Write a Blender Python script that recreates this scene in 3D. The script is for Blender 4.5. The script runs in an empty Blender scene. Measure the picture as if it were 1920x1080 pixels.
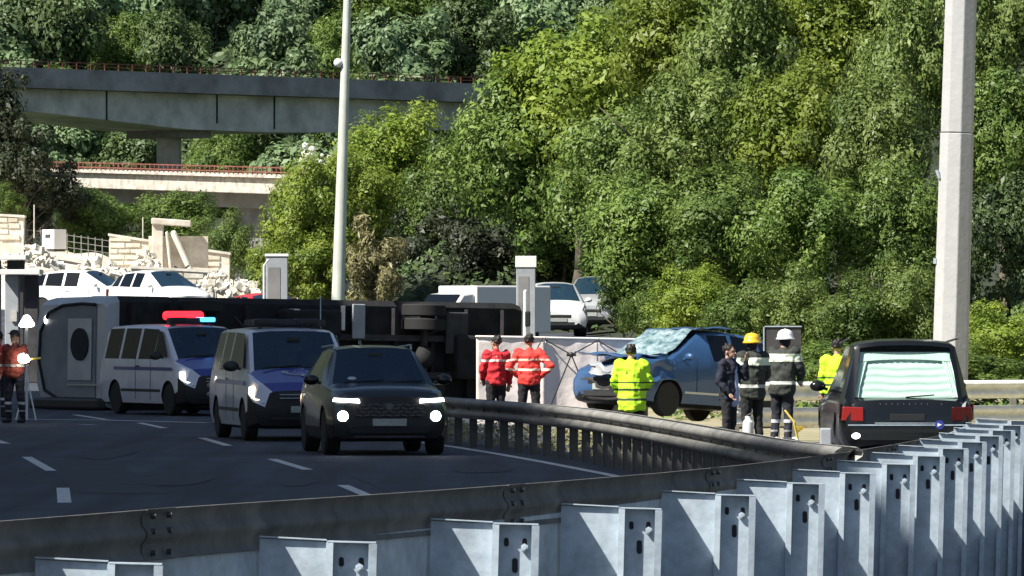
import bpy, bmesh, math, random
import numpy as np
from mathutils import Vector, Matrix, noise
R = math.radians
SC = bpy.context.scene
C = SC.collection
F = 13000.0; CH = 2.2; HY = 583.0
def P(x, y, D): return Vector(((x-960)*D/F, D, CH-(y-HY)*D/F))
def XP(x, D): return (x-960)*D/F
# ------------------------------------------------------------ camera, sky, sun, exposure
cam = bpy.data.cameras.new('camera'); camo = bpy.data.objects.new('camera', cam); C.objects.link(camo)
cam.sensor_width = 36; cam.lens = F/1920*36; cam.clip_start = 1; cam.clip_end = 5000
camo.location = (0, 0, CH); camo.rotation_euler = (R(90)+math.atan(43/F), 0, 0)
SC.camera = camo
SUN_E = R(48); SUN_B = R(35)          # elevation; sun stands to the left and this much behind the camera
sdir = Vector((-math.cos(SUN_E)*math.cos(SUN_B), -math.cos(SUN_E)*math.sin(SUN_B), math.sin(SUN_E)))
w = bpy.data.worlds.new('World'); SC.world = w; w.use_nodes = True
nt = w.node_tree; bg = nt.nodes['Background']
sky = nt.nodes.new('ShaderNodeTexSky'); sky.sky_type = 'NISHITA'; sky.sun_disc = False
sky.sun_elevation = SUN_E; sky.sun_rotation = math.atan2(sdir.x, sdir.y)
nt.links.new(sky.outputs[0], bg.inputs[0]); bg.inputs[1].default_value = 0.062
sl = bpy.data.lights.new('sun', 'SUN'); sl.energy = 5.0; sl.angle = R(0.5); sl.color = (1, .95, .86)
so = bpy.data.objects.new('sun', sl); C.objects.link(so)
so.rotation_euler = (-sdir).to_track_quat('-Z', 'Y').to_euler()
vs = SC.view_settings; vs.view_transform = 'Standard'; vs.look = 'None'; vs.exposure = 0.9; vs.gamma = 1
SC.cycles.max_bounces = 6; SC.cycles.transparent_max_bounces = 8
SC.cycles.use_denoising = True

# ------------------------------------------------------------ helpers
def mat(name, col, rough=.6, metal=0., var=.0, scale=3., bump=0., bscale=None, col2=None, spec=.5, coat=0.):
    m = bpy.data.materials.new(name); m.use_nodes = True
    n = m.node_tree; b = n.nodes['Principled BSDF']
    b.inputs['Roughness'].default_value = rough; b.inputs['Metallic'].default_value = metal
    b.inputs['Specular IOR Level'].default_value = spec
    b.inputs['Coat Weight'].default_value = coat; b.inputs['Coat Roughness'].default_value = .05
    c = (*col, 1)
    if var or col2:
        tc = n.nodes.new('ShaderNodeTexCoord'); no = n.nodes.new('ShaderNodeTexNoise')
        no.inputs['Scale'].default_value = scale; no.inputs['Detail'].default_value = 6; no.inputs['Roughness'].default_value = .65
        n.links.new(tc.outputs['Object'], no.inputs['Vector'])
        cr = n.nodes.new('ShaderNodeValToRGB'); n.links.new(no.outputs['Fac'], cr.inputs[0])
        c2 = col2 if col2 else tuple(x*(1-var) for x in col)
        c1 = col if col2 else tuple(min(1, x*(1+var)) for x in col)
        cr.color_ramp.elements[0].position = .35; cr.color_ramp.elements[1].position = .65
        cr.color_ramp.elements[0].color = (*c2, 1); cr.color_ramp.elements[1].color = (*c1, 1)
        n.links.new(cr.outputs[0], b.inputs['Base Color'])
    else:
        b.inputs['Base Color'].default_value = c
    if bump:
        tc = n.nodes.new('ShaderNodeTexCoord'); no = n.nodes.new('ShaderNodeTexNoise')
        no.inputs['Scale'].default_value = bscale or scale*4; no.inputs['Detail'].default_value = 5
        n.links.new(tc.outputs['Object'], no.inputs['Vector'])
        bp = n.nodes.new('ShaderNodeBump'); bp.inputs['Strength'].default_value = bump; bp.inputs['Distance'].default_value = .05
        n.links.new(no.outputs['Fac'], bp.inputs['Height']); n.links.new(bp.outputs[0], b.inputs['Normal'])
    return m
def emis(name, col, st, base=None):
    m = mat(name, base or col, .3); b = m.node_tree.nodes['Principled BSDF']
    b.inputs['Emission Color'].default_value = (*col, 1); b.inputs['Emission Strength'].default_value = st
    return m
def bands(name, col, bl, rough=.8, var=.15):
    """cloth with reflective bands sewn at heights (z0, z1, colour)"""
    m = mat(name, col, rough, var=var, scale=9, bump=.4, bscale=12)
    n = m.node_tree; b = n.nodes['Principled BSDF']
    tc = n.nodes.new('ShaderNodeTexCoord'); sp = n.nodes.new('ShaderNodeSeparateXYZ'); n.links.new(tc.outputs['Object'], sp.inputs[0])
    src = b.inputs['Base Color'].links[0].from_socket
    for z0, z1, c in bl:
        a = n.nodes.new('ShaderNodeMath'); a.operation = 'SUBTRACT'; n.links.new(sp.outputs['Z'], a.inputs[0]); a.inputs[1].default_value = (z0+z1)/2
        ab = n.nodes.new('ShaderNodeMath'); ab.operation = 'ABSOLUTE'; n.links.new(a.outputs[0], ab.inputs[0])
        lt = n.nodes.new('ShaderNodeMath'); lt.operation = 'LESS_THAN'; n.links.new(ab.outputs[0], lt.inputs[0]); lt.inputs[1].default_value = (z1-z0)/2
        mx = n.nodes.new('ShaderNodeMix'); mx.data_type = 'RGBA'; n.links.new(lt.outputs[0], mx.inputs[0]); n.links.new(src, mx.inputs[6]); mx.inputs[7].default_value = (*c, 1)
        src = mx.outputs[2]
    n.links.new(src, b.inputs['Base Color'])
    return m
def leafmat(name, c1, c2, trans=.3):
    m = bpy.data.materials.new(name); m.use_nodes = True; n = m.node_tree; n.nodes.clear()
    out = n.nodes.new('ShaderNodeOutputMaterial'); at = n.nodes.new('ShaderNodeAttribute'); at.attribute_name = 'tint'
    oi = n.nodes.new('ShaderNodeObjectInfo')
    mx = n.nodes.new('ShaderNodeMix'); mx.data_type = 'RGBA'; mx.inputs[6].default_value = (*c1, 1); mx.inputs[7].default_value = (*c2, 1)
    n.links.new(at.outputs['Fac'], mx.inputs[0])
    hs = n.nodes.new('ShaderNodeHueSaturation'); n.links.new(mx.outputs[2], hs.inputs['Color'])
    mr = n.nodes.new('ShaderNodeMapRange'); n.links.new(oi.outputs['Random'], mr.inputs[0]); mr.inputs[3].default_value = .8; mr.inputs[4].default_value = 1.2
    n.links.new(mr.outputs[0], hs.inputs['Value'])
    d = n.nodes.new('ShaderNodeBsdfPrincipled'); d.inputs['Roughness'].default_value = .5; d.inputs['Specular IOR Level'].default_value = .35
    n.links.new(hs.outputs[0], d.inputs['Base Color'])
    t = n.nodes.new('ShaderNodeBsdfTranslucent'); n.links.new(hs.outputs[0], t.inputs[0])
    ms = n.nodes.new('ShaderNodeMixShader'); ms.inputs[0].default_value = trans
    n.links.new(d.outputs[0], ms.inputs[1]); n.links.new(t.outputs[0], ms.inputs[2]); n.links.new(ms.outputs[0], out.inputs[0])
    return m
def tag(o, label=None, cat=None, group=None, kind=None):
    if label: o['label'] = label
    if cat: o['category'] = cat
    if group: o['group'] = group
    if kind: o['kind'] = kind
    return o
def empty(name, loc, rz=0, label=None, cat=None, group=None):
    o = bpy.data.objects.new(name, None); C.objects.link(o); o.location = loc; o.rotation_euler = (0, 0, rz)
    o.empty_display_size = .2
    return tag(o, label, cat, group)
def link(name, me, m, parent=None):
    if m is not None:
        me.materials.clear(); me.materials.append(m)
    o = bpy.data.objects.new(name, me); C.objects.link(o)
    if parent: o.parent = parent
    return o
def obj(name, bm, m, parent=None, smooth=False, bevel=0, ang=35):
    bmesh.ops.recalc_face_normals(bm, faces=bm.faces)
    me = bpy.data.meshes.new(name); bm.to_mesh(me); bm.free()
    if smooth:
        me.shade_smooth(); me.set_sharp_from_angle(angle=R(ang))
    o = link(name, me, m, parent)
    if bevel:
        b = o.modifiers.new('b', 'BEVEL'); b.width = bevel; b.segments = 2; b.limit_method = 'ANGLE'
    return o
def NB(): return bmesh.new()
def box(bm, c, s, rot=None):
    M = Matrix.Translation(c) @ (rot.to_4x4() if rot else Matrix.Identity(4)) @ Matrix.Diagonal((*s, 1))
    bmesh.ops.create_cube(bm, size=1, matrix=M); return bm
def Bx(c, s, rot=None): return box(NB(), c, s, rot)
def frame(d):
    d = Vector(d).normalized(); return d.to_track_quat('Z', 'Y').to_matrix()
def cyl(bm, p, q, r0, r1=None, seg=12, cap=True):
    p = Vector(p); q = Vector(q); r1 = r0 if r1 is None else r1
    L = (q-p).length
    if L < 1e-6: return bm
    M = Matrix.Translation((p+q)/2) @ frame(q-p).to_4x4()
    bmesh.ops.create_cone(bm, cap_ends=cap, segments=seg, radius1=r0, radius2=r1, depth=L, matrix=M); return bm
def sph(bm, c, s, seg=14, rot=None):
    if not hasattr(s, '__len__'): s = (s, s, s)
    M = Matrix.Translation(c) @ (rot.to_4x4() if rot else Matrix.Identity(4)) @ Matrix.Diagonal((*s, 1))
    bmesh.ops.create_uvsphere(bm, u_segments=seg, v_segments=seg//2+2, radius=1, matrix=M); return bm
def cap(bm, p, q, r0, r1=None, seg=10):
    r1 = r0 if r1 is None else r1
    cyl(bm, p, q, r0, r1, seg); sph(bm, p, r0, seg); sph(bm, q, r1, seg); return bm
def lathe(bm, prof, origin=(0, 0, 0), axis='X', seg=24):
    """profile (offset along axis, radius)"""
    o = Vector(origin); rings = []
    for a, r in prof:
        ring = []
        for k in range(seg):
            t = 2*math.pi*k/seg; u, v = r*math.cos(t), r*math.sin(t)
            co = (a, u, v) if axis == 'X' else ((u, a, v) if axis == 'Y' else (u, v, a))
            ring.append(bm.verts.new(o+Vector(co)))
        rings.append(ring)
    for i in range(len(rings)-1):
        for k in range(seg):
            bm.faces.new((rings[i][k], rings[i][(k+1) % seg], rings[i+1][(k+1) % seg], rings[i+1][k]))
    for ring in (rings[0], rings[-1]): bm.faces.new(ring)
    return bm
def poly(bm, pts, d):
    """prism: polygon pts extruded by vector d"""
    a = [bm.verts.new(p) for p in pts]; b = [bm.verts.new(Vector(p)+Vector(d)) for p in pts]
    bm.faces.new(a); bm.faces.new(list(reversed(b)))
    for i in range(len(a)):
        j = (i+1) % len(a); bm.faces.new((a[i], b[i], b[j], a[j]))
    return bm
def sweep(bm, path, prof, up=None):
    """profile (n, z) swept along path of points (n to the left of travel); open sheet"""
    rows = []
    for i, p in enumerate(path):
        a = path[max(0, i-1)]; b = path[min(len(path)-1, i+1)]
        t = (Vector(b)-Vector(a)); t.z = 0; t.normalize(); n = Vector((-t.y, t.x, 0))
        rows.append([bm.verts.new(Vector(p)+n*u+Vector((0, 0, z))) for u, z in prof])
    for i in range(len(rows)-1):
        for k in range(len(prof)-1):
            bm.faces.new((rows[i][k], rows[i+1][k], rows[i+1][k+1], rows[i][k+1]))
    return bm
def remesh(bm, vox, smooth=2, disp=0, dscale=6, seed=0):
    me = bpy.data.meshes.new('t'); bm.to_mesh(me); bm.free()
    o = bpy.data.objects.new('t', me); C.objects.link(o)
    r = o.modifiers.new('r', 'REMESH'); r.mode = 'VOXEL'; r.voxel_size = vox
    if smooth:
        s = o.modifiers.new('s', 'SMOOTH'); s.iterations = smooth; s.factor = .6
    dg = bpy.context.evaluated_depsgraph_get(); dg.update()
    me2 = bpy.data.meshes.new_from_object(o.evaluated_get(dg))
    bpy.data.objects.remove(o); bpy.data.meshes.remove(me)
    if disp:
        for v in me2.vertices:
            q = v.co*dscale+Vector((seed*3.1, 0, 0))
            v.co += v.normal*disp*(noise.noise(Vector((q.x, q.y, q.z*1.8)))+.5*noise.noise(q*2.3))
    me2.shade_smooth(); return me2
def interp(x, tab):
    for i in range(len(tab)-1):
        if x <= tab[i+1][0] or i == len(tab)-2:
            a, b = tab[i], tab[i+1]; t = (x-a[0])/(b[0]-a[0]); return a[1]+(b[1]-a[1])*t
def copy_tree(o, parent=None):
    c = o.copy(); C.objects.link(c); c.parent = parent
    for ch in o.children: copy_tree(ch, c)
    return c
def sstep(a, b, x):
    t = max(0, min(1, (x-a)/(b-a))); return t*t*(3-2*t)

# ------------------------------------------------------------ materials
M = {}
M['asphalt'] = mat('asphalt', (.040, .047, .062), .78, var=.22, scale=.5, bump=.25, bscale=30)
M['paint'] = mat('road_paint', (.62, .62, .60), .6, var=.18, scale=6)
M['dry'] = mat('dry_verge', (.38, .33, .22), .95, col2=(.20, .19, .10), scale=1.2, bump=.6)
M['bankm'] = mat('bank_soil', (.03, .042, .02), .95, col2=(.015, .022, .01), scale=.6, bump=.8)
M['lime'] = mat('limestone', (.80, .70, .58), .95, col2=(.48, .40, .30), scale=.9, bump=1., bscale=2.)
M['conc'] = mat('concrete', (.48, .46, .43), .85, var=.12, scale=1.2, bump=.2)
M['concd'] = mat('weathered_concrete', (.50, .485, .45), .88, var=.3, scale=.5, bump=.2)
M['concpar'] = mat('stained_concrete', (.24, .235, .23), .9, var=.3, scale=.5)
M['concpale'] = mat('pale_concrete', (.78, .74, .66), .9, col2=(.42, .38, .32), scale=.8, bump=.5)
M['stone'] = mat('stone_wall', (.78, .74, .64), .95, col2=(.46, .42, .33), scale=1.4, bump=1., bscale=3)
M['galv'] = mat('galvanised_steel', (.40, .47, .53), .5, .15, var=.2, scale=5, bump=.06, bscale=20)
M['galvold'] = mat('dull_galvanised_steel', (.165, .158, .142), .9, .0, var=.25, scale=2.5, bump=.05)
M['galvmid'] = mat('worn_galvanised_steel', (.24, .24, .23), .6, .1, var=.3, scale=3)
M['bolt'] = mat('bolt_steel', (.12, .12, .12), .4, .8)
M['hole'] = mat('dark_slot', (.02, .022, .025), .9)
M['rust'] = mat('rust_red_rail', (.20, .07, .05), .8, var=.3, scale=4)
M['white'] = mat('white_paint', (.78, .78, .77), .25, coat=.6)
M['silver'] = mat('silver_paint', (.50, .52, .54), .3, .4, coat=.5)
M['blue'] = mat('blue_livery', (.035, .05, .27), .3, coat=.6)
M['suvp'] = mat('dark_green_black_paint', (.006, .012, .014), .28, .0, coat=.35)
M['blackp'] = mat('black_paint', (.006, .007, .008), .2, coat=.35, spec=.35)
M['carblue'] = mat('mid_blue_paint', (.03, .085, .20), .4, .1, coat=.4, var=.1, scale=3)
M['redp'] = mat('red_paint', (.5, .02, .02), .3, coat=.5)
M['rubber'] = mat('rubber', (.015, .015, .016), .8)
M['plast'] = mat('black_plastic', (.016, .017, .018), .5)
M['under'] = mat('underbody', (.014, .014, .015), .85, var=.5, scale=3)
M['under2'] = mat('underbody_grey', (.045, .043, .045), .8, var=.4, scale=3)
M['rim'] = mat('alloy', (.42, .43, .45), .3, .8)
M['glass'] = mat('tinted_glass', (.004, .006, .009), .12, spec=.2)
M['glassb'] = mat('screen_glass', (.016, .040, .065), .12, spec=.5)
M['chrome'] = mat('chrome', (.7, .7, .72), .15, 1.)
M['plate'] = mat('number_plate', (.34, .36, .33), .5, var=.15, scale=20)
M['glyph'] = mat('plate_characters', (.03, .03, .03), .6)
M['lens'] = mat('clear_lens', (.6, .6, .6), .1, spec=.8)
M['head'] = emis('headlamp_light', (1, .96, .88), 9)
M['warm'] = emis('warm_headlamp_light', (1, .72, .45), 6)
M['drl'] = emis('running_light', (1, .97, .92), 5)
M['redlamp'] = emis('red_beacon', (1, .012, .02), 2.6, (.5, .01, .01))
M['bluelamp'] = emis('blue_beacon', (.08, .4, 1), 1.6, (.02, .1, .5))
M['tail'] = mat('tail_lamp', (.07, .003, .004), .12, coat=1.)
M['tailon'] = emis('lit_tail_lamp', (1, .05, .03), .08, (.16, .006, .006))
M['flare'] = emis('torch_light', (1, .96, .9), 14)
M['curtain'] = mat('pale_curtain', (.60, .72, .67), .8, var=.06, scale=4)
M['skin'] = mat('skin', (.42, .25, .18), .55)
M['skind'] = mat('skin_tanned', (.27, .15, .10), .55)
M['hair'] = mat('dark_hair', (.015, .012, .01), .6, var=.4, scale=40)
M['red'] = bands('red_jacket', (.75, .05, .04), [(1.12, 1.16, (.75, .68, .55)), (1.30, 1.335, (.8, .5, .4))])
M['crim'] = bands('crimson_vest', (.55, .02, .03), [(1.30, 1.34, (.85, .75, .7))])
M['orange'] = bands('orange_red_jacket', (.24, .045, .025), [(1.08, 1.13, (.5, .48, .42))])
M['neon'] = bands('fluorescent_coat', (.55, .95, .03), [(.86, .90, (.03, .05, .03)), (1.02, 1.055, (.04, .06, .03)), (1.14, 1.165, (.05, .08, .03))], var=.06)
M['navy'] = mat('navy_cloth', (.012, .015, .03), .85, var=.3, scale=8, bump=.3)
M['dark'] = mat('black_cloth', (.016, .016, .018), .9, var=.3, scale=8, bump=.3)
M['trsr'] = bands('work_trousers', (.014, .016, .024), [(.36, .41, (.55, .57, .6)), (.22, .25, (.3, .3, .32))])
M['shirt'] = mat('light_blue_shirt', (.35, .42, .68), .85, var=.1, scale=6, bump=.3)
M['firec'] = bands('fire_coat', (.03, .035, .03), [(1.30, 1.42, (.70, .78, .62)), (.95, 1.0, (.5, .52, .48))])
M['yhelm'] = mat('yellow_helmet', (.85, .50, .03), .25, coat=.5)
M['whelm'] = mat('white_helmet', (.82, .80, .80), .3, coat=.5)
M['scrn'] = mat('screen_fabric', (.82, .74, .70), .9, var=.06, scale=1.5, bump=.3, bscale=5)
M['polec'] = mat('pole_concrete', (.40, .405, .41), .8, var=.06, scale=3, bump=.15)
M['polew'] = mat('pole_white', (.58, .62, .55), .35, .1, var=.12, scale=2)
M['bark'] = mat('bark', (.10, .085, .06), .95, var=.4, scale=4, bump=.6)
M['yel'] = mat('yellow_plastic', (.8, .62, .12), .6)
M['cabg'] = mat('grey_cabinet', (.33, .35, .37), .6, var=.12, scale=3)
M['coachg'] = mat('grey_white_coach', (.46, .49, .53), .42, var=.12, scale=1.2, coat=.2)
M['coachd'] = mat('grey_coach_panel', (.20, .23, .26), .5, var=.15, scale=1.5)
L = {}
L['yg'] = leafmat('leaf_yellow_green', (.11, .18, .022), (.28, .35, .055), .38)
L['ol'] = leafmat('leaf_olive', (.09, .15, .03), (.24, .31, .085), .32)
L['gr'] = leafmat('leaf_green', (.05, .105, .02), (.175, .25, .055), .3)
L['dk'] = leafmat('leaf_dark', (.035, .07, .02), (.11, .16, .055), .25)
L['bl'] = leafmat('leaf_bluish', (.085, .15, .075), (.22, .31, .14), .3)
L['dry'] = leafmat('leaf_dry', (.16, .16, .06), (.36, .33, .16), .25)
L['wh'] = leafmat('blossom_white', (.85, .85, .78), (.9, .9, .85), .3)
L['shadeleaf'] = leafmat('leaf_shade', (.018, .03, .012), (.05, .06, .03), .15)  # leaf colour darkened to carry the shade these trees stand in
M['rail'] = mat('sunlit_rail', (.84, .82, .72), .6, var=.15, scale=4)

def seethru(name, col, k):
    g = bpy.data.materials.new(name); g.use_nodes = True; n = g.node_tree; b = n.nodes['Principled BSDF']; out = n.nodes['Material Output']
    b.inputs['Base Color'].default_value = (.02, .05, .085, 1); b.inputs['Roughness'].default_value = .06
    t = n.nodes.new('ShaderNodeBsdfTransparent'); t.inputs[0].default_value = (*col, 1); mx = n.nodes.new('ShaderNodeMixShader'); mx.inputs[0].default_value = k
    n.links.new(t.outputs[0], mx.inputs[1]); n.links.new(b.outputs[0], mx.inputs[2]); n.links.new(mx.outputs[0], out.inputs[0]); return g
M['glassb'] = seethru('windscreen_glass', (.40, .60, .72), .62)
M['seat'] = mat('seat_cloth', (.05, .06, .08), .8, var=.3, scale=8)
# worn, tracked asphalt: darker wheel tracks and oil drips running with the traffic
_m = M['asphalt'].node_tree; _b = _m.nodes['Principled BSDF']; _src = _b.inputs['Base Color'].links[0].from_socket
_tc = _m.nodes.new('ShaderNodeTexCoord'); _mp = _m.nodes.new('ShaderNodeMapping'); _mp.inputs['Scale'].default_value = (1.1, .035, 1); _mp.inputs['Rotation'].default_value = (0, 0, R(-6))
_no = _m.nodes.new('ShaderNodeTexNoise'); _no.inputs['Scale'].default_value = 1.6; _no.inputs['Detail'].default_value = 8
_m.links.new(_tc.outputs['Object'], _mp.inputs[0]); _m.links.new(_mp.outputs[0], _no.inputs['Vector'])
_cr = _m.nodes.new('ShaderNodeValToRGB'); _cr.color_ramp.elements[0].position = .38; _cr.color_ramp.elements[0].color = (.62, .62, .64, 1); _cr.color_ramp.elements[1].position = .62; _cr.color_ramp.elements[1].color = (1.25, 1.25, 1.22, 1)
_m.links.new(_no.outputs['Fac'], _cr.inputs[0]); _mx = _m.nodes.new('ShaderNodeMix'); _mx.data_type = 'RGBA'; _mx.blend_type = 'MULTIPLY'; _mx.inputs[0].default_value = 1
_m.links.new(_src, _mx.inputs[6]); _m.links.new(_cr.outputs[0], _mx.inputs[7]); _m.links.new(_mx.outputs[2], _b.inputs['Base Color'])

M['vanw'] = mat('van_paint', (.66, .69, .78), .3, coat=.5, var=.08, scale=2)
M['midr'] = mat('grimy_rail_steel', (.22, .215, .20), .6, var=.35, scale=1.5, bump=.1)

M['deckc'] = mat('stained_deck_edge', (.62, .57, .49), .9, col2=(.30, .27, .23), scale=2.2, bump=.3)
M['patch'] = mat('asphalt_patch', (.024, .027, .034), .7, var=.3, scale=2, bump=.3, bscale=25)
# ------------------------------------------------------------ terrain and roads
XR = [(27, -7.8), (31, -6.3), (35.1, -4.85), (39.1, -3.5), (43.1, -2.17), (47.1, -.92), (51.1, .197), (55.1, 1.187), (59.1, 2.07), (63.1, 2.84), (67.1, 3.51), (71.1, 4.13),
      (75.1, 4.68), (79.1, 5.20), (83.1, 5.68), (87.1, 6.16), (91.1, 6.60), (95.1, 7.02), (99.1, 7.42)]
def gz(X, D):
    z = 1.45*sstep(165, 198, D)+.8*sstep(200, 262, D)
    dd = min(D-141, (X-3.0)*1.5)
    a = .13*max(0, dd)+.45*max(0, dd-40)
    a = min(a, 22)
    b = min(.6*min(D-212, X+6.2), 14) if D > 212 else 0
    z += max(0, a, b)
    if D > 300: z = max(z, 2.2+.03*(D-300))
    if D > 425: z = max(z, 5+(D-430)*.36)
    z = max(z, min(34, .55*(-X-(34 if D < 170 else 44))), min(30, .5*(X-(24 if D > 95 else 30))))
    return z
def build_ground():
    bm = NB()
    Ds = [-60, 0, 27]+[d for d, _ in XR[1:]]
    rows = []
    for D in Ds:
        xb = interp(D, XR)-.87
        rows.append([bm.verts.new((x, D, z)) for x, z in ((-500, 34), (-96, 34), (-34, -.02), (xb, -.02), (xb+.02, -2.0), (26, -2.0), (90, 30), (500, 30))])
    for i in range(len(rows)-1):
        for k in range(7): bm.faces.new((rows[i][k], rows[i+1][k], rows[i+1][k+1], rows[i][k+1]))
    last = rows[-1]
    # far ground grid
    Dg = [99.1, 120, 140]+list(range(144, 260, 4))+list(range(260, 440, 20))+list(range(440, 760, 20))+[900, 1400, 2500]
    Xg = [-500, -120, -60, -40]+[x*2-30 for x in range(0, 40)]+[60, 120, 500]
    g = [[bm.verts.new((X, D, gz(X, D)-.02 if D > 99.2 else max(-.02, gz(X, D)-.02))) for X in Xg] for D in Dg]
    for i in range(len(Dg)-1):
        for k in range(len(Xg)-1): bm.faces.new((g[i][k], g[i][k+1], g[i+1][k+1], g[i+1][k]))
    # step face at the end of the cut
    a = bm.verts.new((interp(99.1, XR)-.87, 99.1, -2)); b = bm.verts.new((500, 99.1, -2)); c = bm.verts.new((500, 99.1, -.02)); d = bm.verts.new((interp(99.1, XR)-.87, 99.1, -.02))
    bm.faces.new((a, b, c, d))
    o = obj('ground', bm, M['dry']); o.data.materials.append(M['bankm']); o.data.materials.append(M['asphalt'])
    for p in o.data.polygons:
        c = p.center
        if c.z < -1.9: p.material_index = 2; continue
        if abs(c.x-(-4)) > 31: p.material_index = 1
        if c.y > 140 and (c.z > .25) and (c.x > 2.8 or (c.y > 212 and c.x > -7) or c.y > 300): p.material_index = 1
    tag(o, kind='structure')
build_ground()
MB = [(60, 4.6), (71, 3.85), (74.7, 3.1), (80, 2.75), (87, 2.28), (94, 1.75), (101.4, 1.09), (108, .1), (114, -1.05), (120, -2.15), (126, -3.3), (132, -4.5), (139, -6.0)]  # middle barrier line
def strip(name, path, wd, m, z=.004, kind='structure'):
    bm = NB(); sweep(bm, [Vector((x, d, z)) for x, d in path], [(wd/2, 0), (-wd/2, 0)])
    return tag(obj(name, bm, m), kind=kind)
def road_mesh(name, left, right, Ds, z, zf=None):
    bm = NB(); rows = []
    for D in Ds:
        zz = z+(zf(D) if zf else 0)
        rows.append([bm.verts.new((left(D), D, zz)), bm.verts.new((right(D), D, zz))])
    for a, b in zip(rows, rows[1:]): bm.faces.new((a[0], a[1], b[1], b[0]))
    return tag(obj(name, bm, M['asphalt']), kind='structure')
road_mesh('road', lambda D: -60, lambda D: interp(D, XR)-.88 if D < 73 else interp(D, MB)+.35 if D < 139 else -4.6+.35, [-50, 0, 27, 31, 35, 39, 43, 47, 51, 55, 59, 63, 67, 71, 74, 77, 80, 87, 94, 101.4, 108, 114, 120, 126, 132, 139, 150, 163], .0)
road_mesh('side_road', lambda D: interp(D, MB)+.38 if D < 139 else -4, lambda D: interp(D, XR)-.88 if D < 99 else 9.6 if D < 118 else 2.9, [74, 77, 80, 87, 91, 95, 99, 101.4, 108, 114, 118, 118.1, 126, 139, 150, 163], .0)
road_mesh('approach_road', lambda D: -40, lambda D: 2.9, [163.1, 166, 170, 174, 178, 182, 186, 190, 194, 198, 204, 212, 220, 230, 240, 250, 262], .01, lambda D: 1.45*sstep(165, 198, D)+.8*sstep(200, 262, D))
# verge strip below the middle barrier
for (x0, y0, x1, y1, wd) in ((378, 821, 428, 836, .15), (510, 861, 577, 881, .15), (643, 910, 692, 931, .15), (262, 793, 308, 803, .15),
                             (50, 857, 96, 883, .15), (118, 915, 121, 943, .16), (-20, 822, 12, 832, .15), (140, 778, 200, 787, .15)):
    def gp(x, y):
        D = F*CH/(y-HY); return (XP(x, D), D)
    strip('lane_marking', [gp(x0, y0), gp(x1, y1)], wd, M['paint'])
def gp(x, y):
    D = F*CH/(y-HY); return (XP(x, D), D)
strip('edge_line', [gp(1290, 925), gp(1140, 890), gp(1010, 865), gp(925, 850), gp(850, 838), gp(760, 826), gp(640, 812)], .16, M['paint'])
strip('stop_line', [gp(20, 786), gp(200, 788), gp(395, 793)], .30, M['paint'])
strip('stop_line', [gp(150, 796), gp(178, 797)], .15, M['paint'])

def blob(name, x, y, rx, ry, m, seed, z=.006):
    c = gp(x, y); bm = NB(); rr = random.Random(seed); vs_ = []
    for k in range(28):
        a = 2*math.pi*k/28; q = 1+.28*noise.noise(Vector((math.cos(a)*1.5, math.sin(a)*1.5, seed)))
        vs_.append(bm.verts.new((c[0]+rx*q*math.cos(a), c[1]+ry*q*math.sin(a), z)))
    bm.faces.new(vs_); tag(obj(name, bm, m), kind='structure')
blob('road_stain', 330, 900, .5, 3.2, M['patch'], 1); blob('road_stain', 560, 905, .22, 2.0, M['patch'], 2); blob('road_stain', 210, 850, .35, 4.0, M['patch'], 3); blob('road_stain', 900, 880, .4, 2.5, M['patch'], 4)
strip('road_patch', [gp(230, 925), gp(140, 862)], 1.1, M['patch'], z=.003)
strip('road_seam', [gp(760, 935), gp(560, 850), gp(440, 812)], .05, M['patch'], z=.0032)
# sunlit limestone cutting behind the scene, left
def cutting():
    bm = NB()
    top = [(-120, 448), (-40, 452), (40, 460), (140, 470), (215, 486), (300, 500), (380, 512), (440, 526), (500, 545), (560, 562)]
    rows = []
    for t in np.linspace(0, 1, 10):
        row = []
        for i in range(70):
            px = -120+i*10; py = interp(px, top)
            D = 266+24*t; Dt = 290
            zt = 2.2+(HY-py)*Dt/F
            z = 2.0+(zt-2.0)*t**.8
            p = Vector((XP(px, Dt), D, z)); nn = noise.noise(Vector((p.x*.9, p.y*.4, z*.9)))
            p.z += .28*nn*(1 if 0 < t else 0); p.y += 1.6*noise.noise(Vector((p.x*.7+9, z*1.3, 2)))
            row.append(bm.verts.new(p))
        rows.append(row)
    back = [bm.verts.new(v.co+Vector((0, 40, -1.5))) for v in rows[-1]]; rows.append(back)
    for a, b in zip(rows, rows[1:]):
        for k in range(len(a)-1): bm.faces.new((a[k], a[k+1], b[k+1], b[k]))
    tag(obj('cutting_slope', bm, M['lime'], smooth=True, ang=25), kind='structure')
cutting()

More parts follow.
